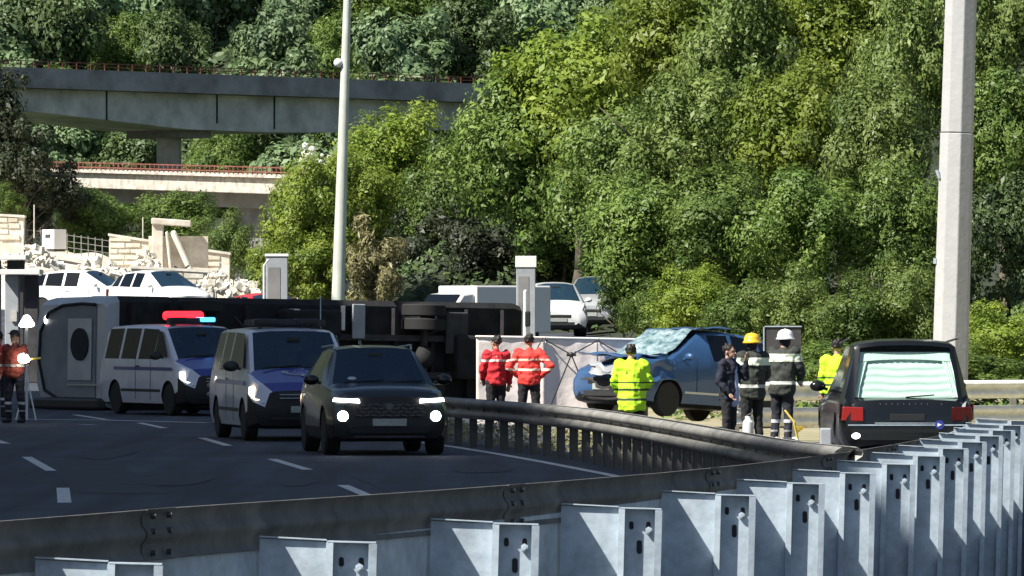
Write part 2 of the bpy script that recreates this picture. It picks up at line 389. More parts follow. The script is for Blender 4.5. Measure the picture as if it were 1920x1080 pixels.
# ------------------------------------------------------------ viaducts
A = P(-60, 125, 398); B_ = P(1010, 164, 434)
def upper_viaduct():
    e = empty('viaduct', A, 0, 'tall grey concrete viaduct on a square pier crossing behind the wood, in shade', 'viaduct')
    ax = (B_-A); ax.z = 0; Lx = ax.length; ax.normalize(); n = Vector((ax.y, -ax.x, 0))   # n toward camera/right
    rot = Matrix((ax, -n, Vector((0, 0, 1)))).transposed()
    e.rotation_euler = rot.to_euler()
    s = 31.
    tops = 16.2-A.z
    def bot(u):
        t = u/Lx
        return interp(t, [(0, -2.3), (.12, -2.5), (.25, -2.9), (.36, -3.25), (.50, -3.3), (.62, -3.2), (.8, -2.9), (1, -2.6)])
    bm = NB(); N = 30; us = [Lx*i/N for i in range(N+1)]
    pts = [Vector((u, 0, -1.15)) for u in us]+[Vector((u, 0, bot(u))) for u in reversed(us)]
    poly(bm, pts, (0, 7, 0)); obj('girder', bm, M['concd'], e)
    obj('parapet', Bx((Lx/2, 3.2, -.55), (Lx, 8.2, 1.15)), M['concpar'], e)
    bm = NB(); box(bm, (Lx/2, -.75, .42), (Lx, .05, .05)); box(bm, (Lx/2, -.75, .22), (Lx, .04, .04))
    for i in range(44): box(bm, (Lx*i/43, -.75, .2), (.06, .06, .42))
    obj('railing', bm, M['rust'], e)
    for px, dz in ((178, 0), (375, 0), (480, 0), (890, 0)):
        t = (px+60)/1070; u = Lx*t*1.02
        obj('joint', Bx((u, -.02, -2.0), (.10, .06, 1.7 if px != 480 else 2.2)), M['hole'], e)
    # pier
    for px in (326,):
        u = Lx*(px+60)/1070+2.0
        bm = NB(); box(bm, (u, 3.4, -8), (1.35, 1.35, 10), Matrix.Rotation(R(38), 3, 'Z')); obj('pier', bm, M['concd'], e, bevel=.1)
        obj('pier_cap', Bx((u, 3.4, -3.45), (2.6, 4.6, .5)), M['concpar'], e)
    # car roof on the deck
    return e
upper_viaduct()
g = empty('small_white_car', P(526, 171, 420), R(160), 'tiny white car roof showing over the parapet of the grey viaduct', 'car')
bm = NB(); poly(bm, [Vector((-.0, y, z)) for y, z in ((-1.9, -1.), (-1.9, -.45), (-1.1, -.35), (-.5, .1), (.8, .12), (1.6, -.4), (1.9, -.5), (1.9, -1.))], (1.6, 0, 0)); obj('body', bm, M['white'], g, bevel=.12)
obj('windscreen', Bx((.8, -.84, -.10), (1.35, .04, .42), Matrix.Rotation(R(-52), 3, 'X')), M['glass'], g)
def lower_bridge():
    A = P(60, 322, 345); B = P(575, 337, 322)
    e = empty('bridge', A, 0, 'low pale bridge with red-brown railing catching the sun below the grey viaduct', 'bridge')
    ax = (B-A); Lx = ax.length; ax.normalize(); n = Vector((ax.y, -ax.x, 0)).normalized(); up = n.cross(-ax) ; up = ax.cross(-n)
    rot = Matrix((ax, -n, up)).transposed(); e.rotation_euler = rot.to_euler()
    obj('deck_edge', Bx((Lx/2, 2, -.34), (Lx, 4, .76)), M['deckc'], e, bevel=.03)
    obj('coping', Bx((Lx/2, 1.9, .10), (Lx, 4.3, .12)), M['deckc'], e)
    bm = NB()
    for z in (.30, .52): box(bm, (Lx/2, .2, z), (Lx, .05, .05))
    for i in range(61): box(bm, (Lx*i/60, .2, .36), (.05, .05, .42))
    obj('railing', bm, M['rust'], e)
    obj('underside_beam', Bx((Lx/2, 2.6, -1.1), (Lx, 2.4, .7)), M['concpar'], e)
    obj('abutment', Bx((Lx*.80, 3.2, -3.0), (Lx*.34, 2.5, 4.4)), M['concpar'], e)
    return e
lower_bridge()
# added deck high over the carriageway, out of view, outlined to shade the road
def shade_deck():
    Z = 22.; sh = Vector((-sdir.x/sdir.z*Z, -sdir.y/sdir.z*Z, 0))
    S = [(3.3, 69), (1.75, 86), (.15, 105), (-1.5, 126), (-3.6, 172), (-34, 172), (-34, 69)]
    e = empty('shade_deck', (0, 0, 0), 0, 'unseen concrete deck added high over the road to cast its shade', 'shade_deck')
    bm = NB(); poly(bm, [Vector((x, d, Z))-sh for x, d in S], (0, 0, 1.2)); obj('deck', bm, M['conc'], e)
    bm = NB()
    for d in (75, 110, 145): cyl(bm, (-33-3, d-11, 0), (-36, d-11, 22), 1.0, .9, 20)
    for d in (75, 110, 145): pass
    obj('pier', bm, M['conc'], e, smooth=True)  # supports of the added deck, also out of view
    return e
shade_deck()

# ------------------------------------------------------------ poles
def poles():
    D = 165; e = empty('lamp_post', (XP(628, D), D, 0), 0, 'slim pale tapered lamp post rising behind the overturned coach', 'lamp post')
    e.rotation_euler = (0, R(1.75), 0)
    bm = NB(); lathe(bm, [(-.2, .185), (9.7, .09), (12.5, .07)], axis='Z', seg=20); obj('shaft', bm, M['polew'], e, smooth=True)
    bm = NB(); cap(bm, (0, 0, 12.4), (-1.2, -.1, 12.8), .05); obj('arm', bm, M['polew'], e, smooth=True)
    bm = NB(); sph(bm, (-1.5, -.1, 12.8), (.4, .18, .1)); obj('lamp_head', bm, M['cabg'], e, smooth=True)
    bm = NB(); sph(bm, (-.17, -.05, 8.1), .11); cyl(bm, (0, 0, 8.15), (-.17, -.05, 8.15), .03); obj('camera_dome', bm, M['white'], e, smooth=True)
    D = 126; e = empty('concrete_pole', (XP(1778, D), D, 0), 0, 'thick eight-sided concrete pole standing behind the hearse', 'pole')
    e.rotation_euler = (0, R(1.7), 0)
    bm = NB(); seg = 8
    lathe(bm, [(-.2, .345), (5.43, .315)], axis='Z', seg=seg); o = obj('lower_shaft', bm, M['polec'], e, bevel=.015); o.rotation_euler = (0, 0, R(9.5))
    bm = NB(); lathe(bm, [(5.445, .308), (14, .26)], axis='Z', seg=seg); o = obj('upper_shaft', bm, M['polec'], e, bevel=.015); o.rotation_euler = (0, 0, R(9.5))
    bm = NB(); cyl(bm, (-.3, -.1, 4.6), (-.36, -.1, 4.75), .03); box(bm, (-.34, -.05, 3.1), (.05, .08, .1)); obj('clamp', bm, M['galv'], e)
poles()

# ------------------------------------------------------------ barriers
WP = [(0, .155), (.015, .150), (.075, .115), (.082, .085), (.070, .055), (.012, .022), (0, 0), (.012, -.022), (.070, -.055), (.082, -.085), (.075, -.115), (.015, -.150), (0, -.155)]
def solid(o, t=.008):
    s = o.modifiers.new('s', 'SOLIDIFY'); s.thickness = t; s.offset = 0; return o
def zbeam(D): return (.9 if D < 46 else .9-.0068*(D-46))
def near_barrier():
    e = empty('near_guardrail', (0, 0, 0), 0, 'large galvanised guardrail with wide flanged posts sweeping across the foreground', 'guardrail')
    path = [Vector((interp(d, XR)-.80, d, zbeam(d)-.155)) for d in np.arange(29, 97, 1.5)]
    o = obj('beam', sweep(NB(), path, [(u*.5+.0, z*1.05) for u, z in WP]), M['galvold'], e, smooth=True, ang=50); solid(o)
    # lower fascia panel behind the posts
    path2 = [Vector((interp(d, XR)-.83, d, 0)) for d in np.arange(29, 97, 1.5)]
    o = obj('fascia_panel', sweep(NB(), path2, [(.02, .60), (0, .59), (.0, .05), (.02, .0), (.02, -2.0)]), M['galv'], e); solid(o, .006)
    # laps: short overlap plates with bolts where beams join
    for d in (45.0, 53.4, 61.6, 70., 78.):
        q = Vector((interp(d, XR)-.80, d, zbeam(d)-.155)); q2 = Vector((interp(d+.5, XR)-.80, d+.5, zbeam(d+.5)-.155))
        o = obj('lap_joint', sweep(NB(), [q, q2], [(u*.5-.012, z*1.08) for u, z in WP]), M['galvold'], e); solid(o, .006)
        t = (q2-q).normalized(); n = Vector((t.y, -t.x, 0))
        for a in (.1, .4):
            for z in (.12, -.12, .02): obj('bolt', cyl(NB(), q+t*a+Vector((0, 0, z)), q+t*a+n*.035+Vector((0, 0, z)), .020, .018, 8), M['bolt'], o)
    lean = Matrix.Rotation(R(1.5), 3, 'Y')
    top = .62
    for i, (d, xr) in enumerate(XR[1:]):
        W = .335; x0 = xr-W
        H = 2.6; base = Vector((xr, d, top))
        def T(x, y, z): return base+lean @ Vector((x, y, z))
        # channel post: web + flanges toward the camera + returned lips
        bm = NB(); t = .012
        prof = [(-W+.0, -.10), (-W, 0), (0, 0), (0, -.10), (-.055, -.105)]
        prof = [(-W+.045, -.105), (-W, -.10), (-W, 0), (0, 0), (0, -.10), (-.05, -.105)]
        rows = [[bm.verts.new(T(x, y, z)) for x, y in prof] for z in (0, -H)]
        for k in range(len(prof)-1): bm.faces.new((rows[0][k], rows[0][k+1], rows[1][k+1], rows[1][k]))
        p = solid(obj('post', bm, M['galv'], e), .014)
        # slots and bolt
        for (hx, hz, w_, h_) in ((-W+.10, -.13, .05, .06), (-.10, -.13, .05, .06), (-W/2, -.30, .06, .10)):
            c = T(hx, -.009, hz); hw, hh = w_*.36, h_*.55
            obj('slot', poly(NB(), [c+Vector((hw*math.cos(a), 0, (hh-hw if math.sin(a) > 0 else hw-hh)+hw*math.sin(a))) for a in np.linspace(0, 2*math.pi, 18)[:-1]], (0, -.003, 0)), M['hole'], p)
        rr = random.Random(i)
        bm = NB(); c = T(-.11+rr.uniform(-.01, .02), -.012, -.165); cyl(bm, c, c+Vector((0, -.03, 0)), .030, .030, 6); cyl(bm, c, c+Vector((0, -.05, 0)), .016, .016, 10)
        obj('bolt', bm, M['galv'], p)
        # spacer plate to the left, reaching the rear of the beam
        PW = .46
        bm = NB()
        pts = [T(-W-.004, .0, 0), T(-W-PW, .02, .012), T(-W-PW, .02, -2.3), T(-W-.004, .0, -2.3)]
        poly(bm, pts, lean @ Vector((0, .012, 0)))
        pts = [T(-W-.004, -.03, .012), T(-W-PW, -.015, .024), T(-W-PW, .03, .024), T(-W-.004, .03, .012)]
        poly(bm, pts, (0, 0, .008))
        poly(bm, [T(-.002, -.10, .004), T(-W, -.10, .004), T(-W, .02, .004), T(-.002, .02, .004)], (0, 0, .008))
        obj('spacer_plate', bm, M['galv'], e)
    return e
near_barrier()
def mid_barrier():
    e = empty('median_guardrail', (0, 0, 0), 0, 'dark curved guardrail on many thin posts separating the road from the crash', 'guardrail')
    Ds = np.arange(72.5, 139, 1.3)
    def sm(d): return (interp(d-2, MB)+interp(d, MB)+interp(d+2, MB))/3
    path = [Vector((sm(d), d, .62)) for d in Ds]
    o = obj('road_side_beam', sweep(NB(), path, [(.07+u, z) for u, z in WP]), M['midr'], e, smooth=True, ang=50); solid(o)
    o = obj('far_side_beam', sweep(NB(), path, [(-.07-u, z) for u, z in WP]), M['galvmid'], e, smooth=True, ang=50); solid(o)
    base = None
    d = 73.2
    while d < 138:
        if base is None:
            bm = NB(); box(bm, (0, 0, .34), (.13, .012, .72)); box(bm, (-.06, 0, .34), (.010, .10, .72)); box(bm, (.06, 0, .34), (.010, .10, .72)); box(bm, (0, 0, .60), (.19, .10, .20))
            base = obj('post', bm, M['galvold'], e); o = base
        else:
            o = base.copy(); C.objects.link(o)
        o.location = (sm(d), d, 0); d += 1.33
    return e
mid_barrier()
def right_barrier():
    e = empty('double_rail_barrier', (0, 0, 0), 0, 'sunlit barrier with two stacked rails behind the hearse and in front of the bushes', 'guardrail')
    path = [Vector((x, 118+(x-4.2)*.8, 0)) for x in np.arange(3.6, 11.5, .6)]
    for nm, z in (('upper_rail', .83), ('lower_rail', .39)):
        o = obj(nm, sweep(NB(), path, [(-.02-u*1.3, zz+z) for u, zz in WP]), M['rail'], e, smooth=True, ang=50); solid(o)
    base = None
    for x in np.arange(3.8, 11.3, 1.0):
        if base is None:
            base = obj('post', Bx((0, 0, .45), (.12, .10, .95)), M['galvold'], e, bevel=.01); o = base
        else:
            o = base.copy(); C.objects.link(o)
        o.location = (x, 118+(x-4.2)*.8+.09, 0)
right_barrier()
# ------------------------------------------------------------ vehicles
def wheel(e, x, y, r, wd, rim=True, dish=1):
    s = 1 if x > 0 else -1
    bm = NB(); lathe(bm, [(-wd/2, r*.62), (-wd/2, r*.93), (-wd/2+.03, r), (wd/2-.03, r), (wd/2, r*.93), (wd/2, r*.62)], (0, 0, 0), 'X', 28)
    w_ = empty('wheel', (x, y, r)); w_.parent = e
    obj('tyre', bm, M['rubber'], w_, smooth=True)
    bm = NB(); lathe(bm, [(s*(wd/2-.05), r*.64), (s*(wd/2-.012), r*.64), (s*(wd/2-.02), r*.56), (s*(wd/2-.06), r*.50), (s*(wd/2-.07), .02)], (0, 0, 0), 'X', 28)
    for k in range(5):
        a = 2*math.pi*k/5; c = Vector((s*(wd/2-.035), r*.32*math.cos(a), r*.32*math.sin(a)))
        box(bm, c, (.03, r*.14, r*.60), Matrix.Rotation(-a+math.pi/2, 3, 'X') if False else Matrix.Rotation(a-math.pi/2, 3, 'X'))
    cyl(bm, (s*(wd/2-.05), 0, 0), (s*(wd/2-.01), 0, 0), r*.16, r*.14, 14)
    obj('rim', bm, M['rim'], w_, smooth=True)
def shell(e, st, mi, mats, arches, capm=0):
    n = len(st[0][1]); bm = NB(); rings = []
    for y, pr in st:
        co = [(x, z) for x, z in pr]+[(-x, z) for x, z in reversed(pr[1:-1])]
        rings.append([bm.verts.new((x, y, z)) for x, z in co])
    K = len(rings[0])
    for i in range(len(rings)-1):
        for k in range(K):
            j = k if k < n-1 else 2*n-3-k
            f = bm.faces.new((rings[i][k], rings[i][(k+1) % K], rings[i+1][(k+1) % K], rings[i+1][k])); f.material_index = mi(i, j)
    for r in (rings[0], rings[-1]):
        f = bm.faces.new(r); f.material_index = capm if r is rings[0] else 0
    bmesh.ops.recalc_face_normals(bm, faces=bm.faces)
    me = bpy.data.meshes.new('s'); bm.to_mesh(me); bm.free()
    for m in mats: me.materials.append(m[1])
    o = bpy.data.objects.new('s', me); C.objects.link(o)
    bm = NB()
    for (y, z, r, xin, xout) in arches:
        for s in (-1, 1): cyl(bm, (s*xin, y, z), (s*xout, y, z), r, r, 28)
    for f in bm.faces: f.material_index = 4
    bmesh.ops.recalc_face_normals(bm, faces=bm.faces)
    mc = bpy.data.meshes.new('c'); bm.to_mesh(mc); bm.free()
    for m in mats: mc.materials.append(m[1])
    oc = bpy.data.objects.new('c', mc); C.objects.link(oc)
    b = o.modifiers.new('b', 'BOOLEAN'); b.object = oc; b.operation = 'DIFFERENCE'; b.solver = 'EXACT'
    dg = bpy.context.evaluated_depsgraph_get(); dg.update()
    me2 = bpy.data.meshes.new_from_object(o.evaluated_get(dg))
    bpy.data.objects.remove(o); bpy.data.objects.remove(oc)
    groups = {}
    nf = len(me2.polygons)
    adj = {}
    for p in me2.polygons:
        for ed in p.edge_keys: adj.setdefault(ed, []).append(p.index)
    idx = [p.material_index for p in me2.polygons]; seen = [False]*nf
    isl = []
    multi = {1, 2, 3, 5, 6, 7}
    for m_ in set(idx):
        if m_ in (0, 4): isl.append((m_, [i for i in range(nf) if idx[i] == m_])); continue
        for i in range(nf):
            if idx[i] != m_ or seen[i]: continue
            stck = [i]; seen[i] = True; comp = []
            while stck:
                q = stck.pop(); comp.append(q)
                for ed in me2.polygons[q].edge_keys:
                    for r in adj[ed]:
                        if not seen[r] and idx[r] == m_: seen[r] = True; stck.append(r)
            isl.append((m_, comp))
    for m_, comp in isl:
        vm = {}; vs_ = []; fs = []
        for fi in comp:
            f = []
            for v in me2.polygons[fi].vertices:
                if v not in vm: vm[v] = len(vs_); vs_.append(me2.vertices[v].co[:])
                f.append(vm[v])
            fs.append(f)
        nm, mt = mats[m_]
        m3 = bpy.data.meshes.new(nm); m3.from_pydata(vs_, [], fs); m3.shade_smooth(); m3.set_sharp_from_angle(angle=R(32))
        link(nm, m3, mt, e)
def prof(zb, wb, wm, zm, zbelt, wbelt, zr, wr, crown=.03):
    return [(0, zb), (wb*.9, zb), (wb, zb+.05), (wm, zb+.22 if zb+.22 < zm else (zb+zm)/2), (wm, zm), (wbelt, zbelt), (wr, zr-.05), (wr-.07, zr), (wr*.5, zr+crown*.8), (0, zr+crown)]
def hp(zb, wb, wm, zm, zt, wt, crown=.04):      # hood/nose profile
    return [(0, zb), (wb*.9, zb), (wb, zb+.05), (wm, (zb+zm)/2), (wm, zm), (wt, zt-.03), (wt-.05, zt-.005), (wt-.14, zt+.005), (wt*.45, zt+crown*.8), (0, zt+crown)]
def plate(e, y, z, w_=.52, h=.11, glyphs=True, m='plate', sgn=-1):
    p = obj('number_plate', Bx((0, y, z), (w_, .015, h)), M[m], e, bevel=.004)
def mirror(e, x, y, z, m, s=1., sx=1):
    bm = NB(); sph(bm, (x+sx*.13*s, y, z), (.12*s, .07*s, .08*s), 16); cyl(bm, (x-sx*.02, y, z-.05), (x+sx*.08, y, z-.02), .025)
    obj('wing_mirror', bm, m, e, smooth=True)

def interior(e, yf, z, w_, n=2):
    for s in ((-1, 1)):
        bm = NB(); box(bm, (s*w_*.5, yf+.15, z), (w_*.62, .16, .62)); box(bm, (s*w_*.5, yf+.18, z+.40), (w_*.34, .12, .20))
        obj('seat', bm, M['seat'], e, bevel=.05)
    bm = NB(); box(bm, (0, yf-.75, z-.12), (w_*2, .35, .16)); obj('dashboard', bm, M['plast'], e, bevel=.04)
    bm = NB(); lathe(bm, [(-.012, .17), (-.012, .19), (.012, .19), (.012, .17)], (w_*.5, yf-.45, z+.05), 'Y', 24); obj('steering_wheel', bm, M['plast'], e, smooth=True)
    obj('rear_view_mirror', Bx((0, yf-.55, z+.50), (.22, .03, .07)), M['plast'], e, bevel=.01)
def suv():
    e = empty('suv', (-2.18, 107.7, 0), R(8.0), 'dark green-black car with twin round headlights lit, nearest of the three vehicles on the road', 'car')
    W = .93
    st = [(-2.27, hp(.36, .68, .74, .60, .88, .62, .02)), (-2.20, hp(.26, .80, .86, .66, .95, .76, .03)), (-2.02, hp(.22, .86, .91, .72, 1.0, .82, .04)), (-1.5, hp(.20, .88, W, .78, 1.03, .84, .05)),
          (-1.02, prof(.20, .88, W, .80, 1.04, .86, 1.08, .80, .03)), (-.25, prof(.20, .88, W, .80, 1.07, .88, 1.60, .64, .035)), (.25, prof(.20, .88, W, .82, 1.08, .88, 1.63, .65, .04)),
          (.33, prof(.20, .88, W, .82, 1.08, .88, 1.63, .65, .04)), (1.10, prof(.20, .88, W, .84, 1.11, .88, 1.61, .64, .04)), (1.20, prof(.20, .88, W, .84, 1.12, .88, 1.60, .63, .04)),
          (1.75, prof(.22, .86, .92, .86, 1.14, .86, 1.55, .58, .03)), (2.12, prof(.28, .82, .88, .84, 1.05, .82, 1.10, .74, .03)), (2.25, prof(.40, .70, .78, .70, .90, .74, .96, .66, .02))]
    def mi(i, j):
        if i == 4 and j in (7, 8): return 1
        if i in (5, 7, 9) and j == 5: return 2
        if i == 10 and j in (7, 8): return 3
        if j <= 2: return 5
        return 0
    shell(e, st, mi, [('body', M['suvp']), ('windscreen', M['glassb']), ('side_window', M['glass']), ('rear_window', M['glass']), ('wheel_arch', M['plast']), ('lower_cladding', M['plast'])],
          [(-1.42, .36, .40, .55, 1.2), (1.33, .36, .40, .55, 1.2)], 5)
    for x in (-.80, .80):
        for y in (-1.42, 1.33): wheel(e, x, y, .355, .235)
    for s in (-1, 1):
        bm = NB(); cyl(bm, (s*.71, -2.20, .60), (s*.71, -2.275, .60), .085, .080, 20); obj('headlight', bm, M['head'], e, smooth=True)
        obj('headlight_surround', Bx((s*.71, -2.13, .60), (.30, .12, .24)), M['plast'], e, bevel=.05)
        bm = NB(); poly(bm, [Vector((s*.46, -2.34, .80)), Vector((s*.85, -2.25, .825)), Vector((s*.83, -2.25, .875)), Vector((s*.47, -2.33, .860))], (0, .18, 0)); obj('running_light', bm, M['drl'], e)
        mirror(e, s*.90, -.78, 1.14, M['blackp'], 1, s)
        bm = NB(); cap(bm, (s*.60, -.1, 1.67), (s*.60, 1.5, 1.63), .016); cyl(bm, (s*.60, -.12, 1.60), (s*.60, -.08, 1.67), .016); obj('roof_rail', bm, M['galv'], e, smooth=True)
    gr = obj('grille', Bx((0, -2.255, .70), (1.06, .06, .24)), M['plast'], e, bevel=.02)
    bm = NB()
    for k in range(4):
        for q in range(9): box(bm, (-.46+q*.115+(k % 2)*.05, -2.289, .61+k*.055), (.085, .014, .016), Matrix.Rotation(R(14*(-1)**q), 3, 'Y'))
    obj('grille_mesh', bm, M['bolt'], gr)
    bm = NB(); lathe(bm, [(-.008, .055), (.008, .055)], (0, -2.295, .745), 'Y', 20); obj('badge', bm, M['bolt'], e)
    obj('lower_intake', Bx((0, -2.25, .40), (1.2, .06, .14)), M['hole'], e, bevel=.02)
    obj('skid_plate', Bx((0, -2.22, .285), (1.1, .06, .04)), M['under2'], e, bevel=.01)
    plate(e, -2.31, .505)
    obj('wiper', cap(cap(NB(), (-.55, -1.06, 1.10), (.05, -.99, 1.135), .012), (.05, -1.07, 1.10), (.65, -1.0, 1.13), .012), M['rubber'], e)
    # paper and seats seen in the windscreen
    o = obj('sun_shade_sticker', sph(NB(), (-.42, -.955, 1.165), (.07, .006, .03), rot=Matrix.Rotation(R(-35), 3, 'X')), M['silver'], e, smooth=True)
    obj('roof_antenna', cap(NB(), (0, 1.4, 1.64), (0, 1.6, 1.72), .02), M['blackp'], e)
    return e
_s = suv(); interior(_s, .12, 1.02, .72)

def van_mesh(e, paint, hood, police=True, lamp=None):
    W = .96
    st = [(-2.50, hp(.42, .60, .70, .58, .84, .62, .02)), (-2.42, hp(.26, .80, .88, .66, .98, .78, .02)), (-2.15, hp(.22, .90, .95, .80, 1.06, .86, .03)), (-1.72, prof(.20, .92, W, .90, 1.13, .90, 1.19, .84, .04)),
          (-.85, prof(.20, .92, W, .92, 1.18, .92, 1.83, .74, .03)), (-.62, prof(.20, .92, W, .92, 1.18, .92, 1.86, .76, .04)), (.22, prof(.20, .92, W, .92, 1.18, .93, 1.88, .78, .04)), (.36, prof(.20, .92, W, .92, 1.18, .93, 1.88, .78, .04)),
          (1.25, prof(.20, .92, W, .92, 1.18, .93, 1.88, .78, .04)), (1.38, prof(.20, .92, W, .92, 1.18, .93, 1.88, .78, .04)), (2.25, prof(.20, .92, W, .92, 1.18, .92, 1.86, .77, .04)), (2.48, prof(.26, .90, .94, .90, 1.16, .90, 1.80, .74, .03)), (2.54, prof(.34, .84, .90, .88, 1.14, .86, 1.70, .68, .02))]
    def mi(i, j):
        if i == 3 and j in (7, 8): return 1
        if i in (5, 7, 9) and j == 5: return 2
        if i in (0, 1, 2) and j >= 6: return 6
        if i == 4 and j == 5: return 0
        if i in (0, 1) and j <= 3: return 5
        if i == 2 and j <= 2: return 5
        if j <= 1: return 5
        return 0
    shell(e, st, mi, [('body', paint), ('windscreen', M['glassb']), ('side_window', M['glass']), ('rear_window', M['glass']), ('wheel_arch', M['plast']), ('bumper', M['plast']), ('bonnet', hood)],
          [(-1.60, .35, .39, .60, 1.2), (1.55, .35, .39, .60, 1.2)], 5)
    for x in (-.83, .83):
        for y in (-1.60, 1.55): wheel(e, x, y, .345, .22)
    # front quarter window, triangular, on the A pillar side
    for s in (-1, 1):
        bm = NB(); poly(bm, [Vector((s*.905, -1.42, 1.235)), Vector((s*.915, -.70, 1.235)), Vector((s*.785, -.70, 1.78)), Vector((s*.79, -.86, 1.76))], (s*.012, 0, .004)); obj('door_window', bm, M['glass'], e)
        bm = NB(); poly(bm, [Vector((s*.44, -2.47, .80)), Vector((s*.56, -2.50, .70)), Vector((s*.86, -2.44, .70)), Vector((s*.935, -2.30, .80)), Vector((s*.92, -2.26, .92)), Vector((s*.62, -2.44, .92))], (0, .10, .0)); obj('headlight', bm, lamp or M['lens'], e, bevel=.01)
        mirror(e, s*.95, -1.25, 1.26, M['plast'], 1.15, s)
        if police:
            obj('side_stripe', Bx((s*.962, -.1, .98), (.006, 3.4, .07)), M['blue'], e)
        obj('side_moulding', Bx((s*.965, 0, .52), (.014, 2.3, .06)), M['plast'], e, bevel=.004)
        for y in (-.58, .30): obj('door_gap', Bx((s*.964, y, .78), (.004, .014, .90)), M['hole'], e)
        obj('door_handle', Bx((s*.972, .16, 1.03), (.02, .16, .03)), M['plast'], e)
    g = obj('grille', Bx((0, -2.475, .76), (.98, .06, .15)), M['plast'], e, bevel=.02)
    bm = NB(); box(bm, (0, -2.508, .79), (.90, .012, .014)); box(bm, (0, -2.508, .73), (.90, .012, .014)); obj('grille_bar', bm, M['galv'], g)
    bm = NB(); lathe(bm, [(-.006, .075), (.006, .075)], (0, -2.515, .76), 'Y', 24); lathe(bm, [(-.01, .062), (.01, .062)], (0, -2.515, .76), 'Y', 24); obj('badge', bm, M['chrome'], g)
    obj('bumper_trim', Bx((0, -2.47, .645), (1.50, .05, .022)), M['silver'], e, bevel=.006)
    obj('lower_intake', Bx((0, -2.47, .42), (1.2, .05, .14)), M['hole'], e, bevel=.02)
    plate(e, -2.53, .54)
    interior(e, -.55, 1.22, .78)
    obj('wiper', cap(cap(NB(), (-.62, -1.76, 1.235), (.05, -1.66, 1.275), .014), (.08, -1.76, 1.235), (.70, -1.66, 1.27), .014), M['rubber'], e)
def light_bar(e, y, left, right, z=1.93, w_=1.15):
    b = obj('light_bar', Bx((0, y, z+.07), (w_, .30, .11)), M['plast'], e, bevel=.03)
    for s, m in ((-1, left), (1, right)):
        obj('beacon', Bx((s*w_*.30, y-.01, z+.085), (w_*.34, .32, .10)), m, b, bevel=.03)
    bm = NB(); box(bm, (-w_*.4, y, z), (.05, .2, .08)); box(bm, (w_*.4, y, z), (.05, .2, .08)); obj('bar_foot', bm, M['plast'], b)
def vans():
    e = empty('police_van', (-3.93, 119.4, 0), R(10.5), 'police van with blue bonnet and warm lit headlamp beside the dark car', 'van')
    van_mesh(e, M['vanw'], M['blue'], True, M['warm'])
    # bonnet crest: pale wings and arc following the slope of the bonnet
    def hs(x, y): return (x, y, 1.095+(y+2.15)*.326-.02*abs(x)/.5+.012)
    rx = Matrix.Rotation(R(18), 3, 'X'); bm = NB()
    for k in range(15):
        a = R(205+130*k/14); box(bm, hs(.27*math.cos(a), -1.97+.12*math.sin(a)), (.05, .022, .008), rx)
    for s in (-1, 1):
        for q in range(3): box(bm, hs(s*.27, -1.90-.045*q), (.11-.03*(q % 2), .022, .008), rx)
        box(bm, hs(s*.32, -1.94), (.02, .10, .008), rx)
    for k in range(14):
        a = 2*math.pi*k/14; box(bm, hs(.11*math.cos(a), -1.92+.11*math.sin(a)), (.03, .012, .007), rx)
    box(bm, hs(0, -2.14), (.05, .06, .008), rx)
    obj('bonnet_crest', bm, M['silver'], e)
    light_bar(e, -.25, M['plast'], M['plast'])
    obj('roof_box', Bx((.1, .55, 1.99), (1.3, .9, .12)), M['under2'], e, bevel=.04)
    obj('aerial', cap(NB(), (.78, .9, 1.9), (.79, .95, 2.45), .010), M['galv'], e)
    e2 = empty('police_van', (-7.0, 147.4, 0), R(24), 'police van with a glowing red roof beacon in front of the overturned coach', 'van')
    van_mesh(e2, M['vanw'], M['blue'], True, M['drl'])
    light_bar(e2, -.5, M['plast'], M['bluelamp'], w_=1.05)
    b = obj('red_beacon', Bx((.05, .1, 2.10), (.90, .26, .19)), M['redlamp'], e2, bevel=.08)
    obj('beacon_mount', Bx((.05, .1, 1.96), (.70, .2, .12)), M['plast'], b, bevel=.02)
vans()

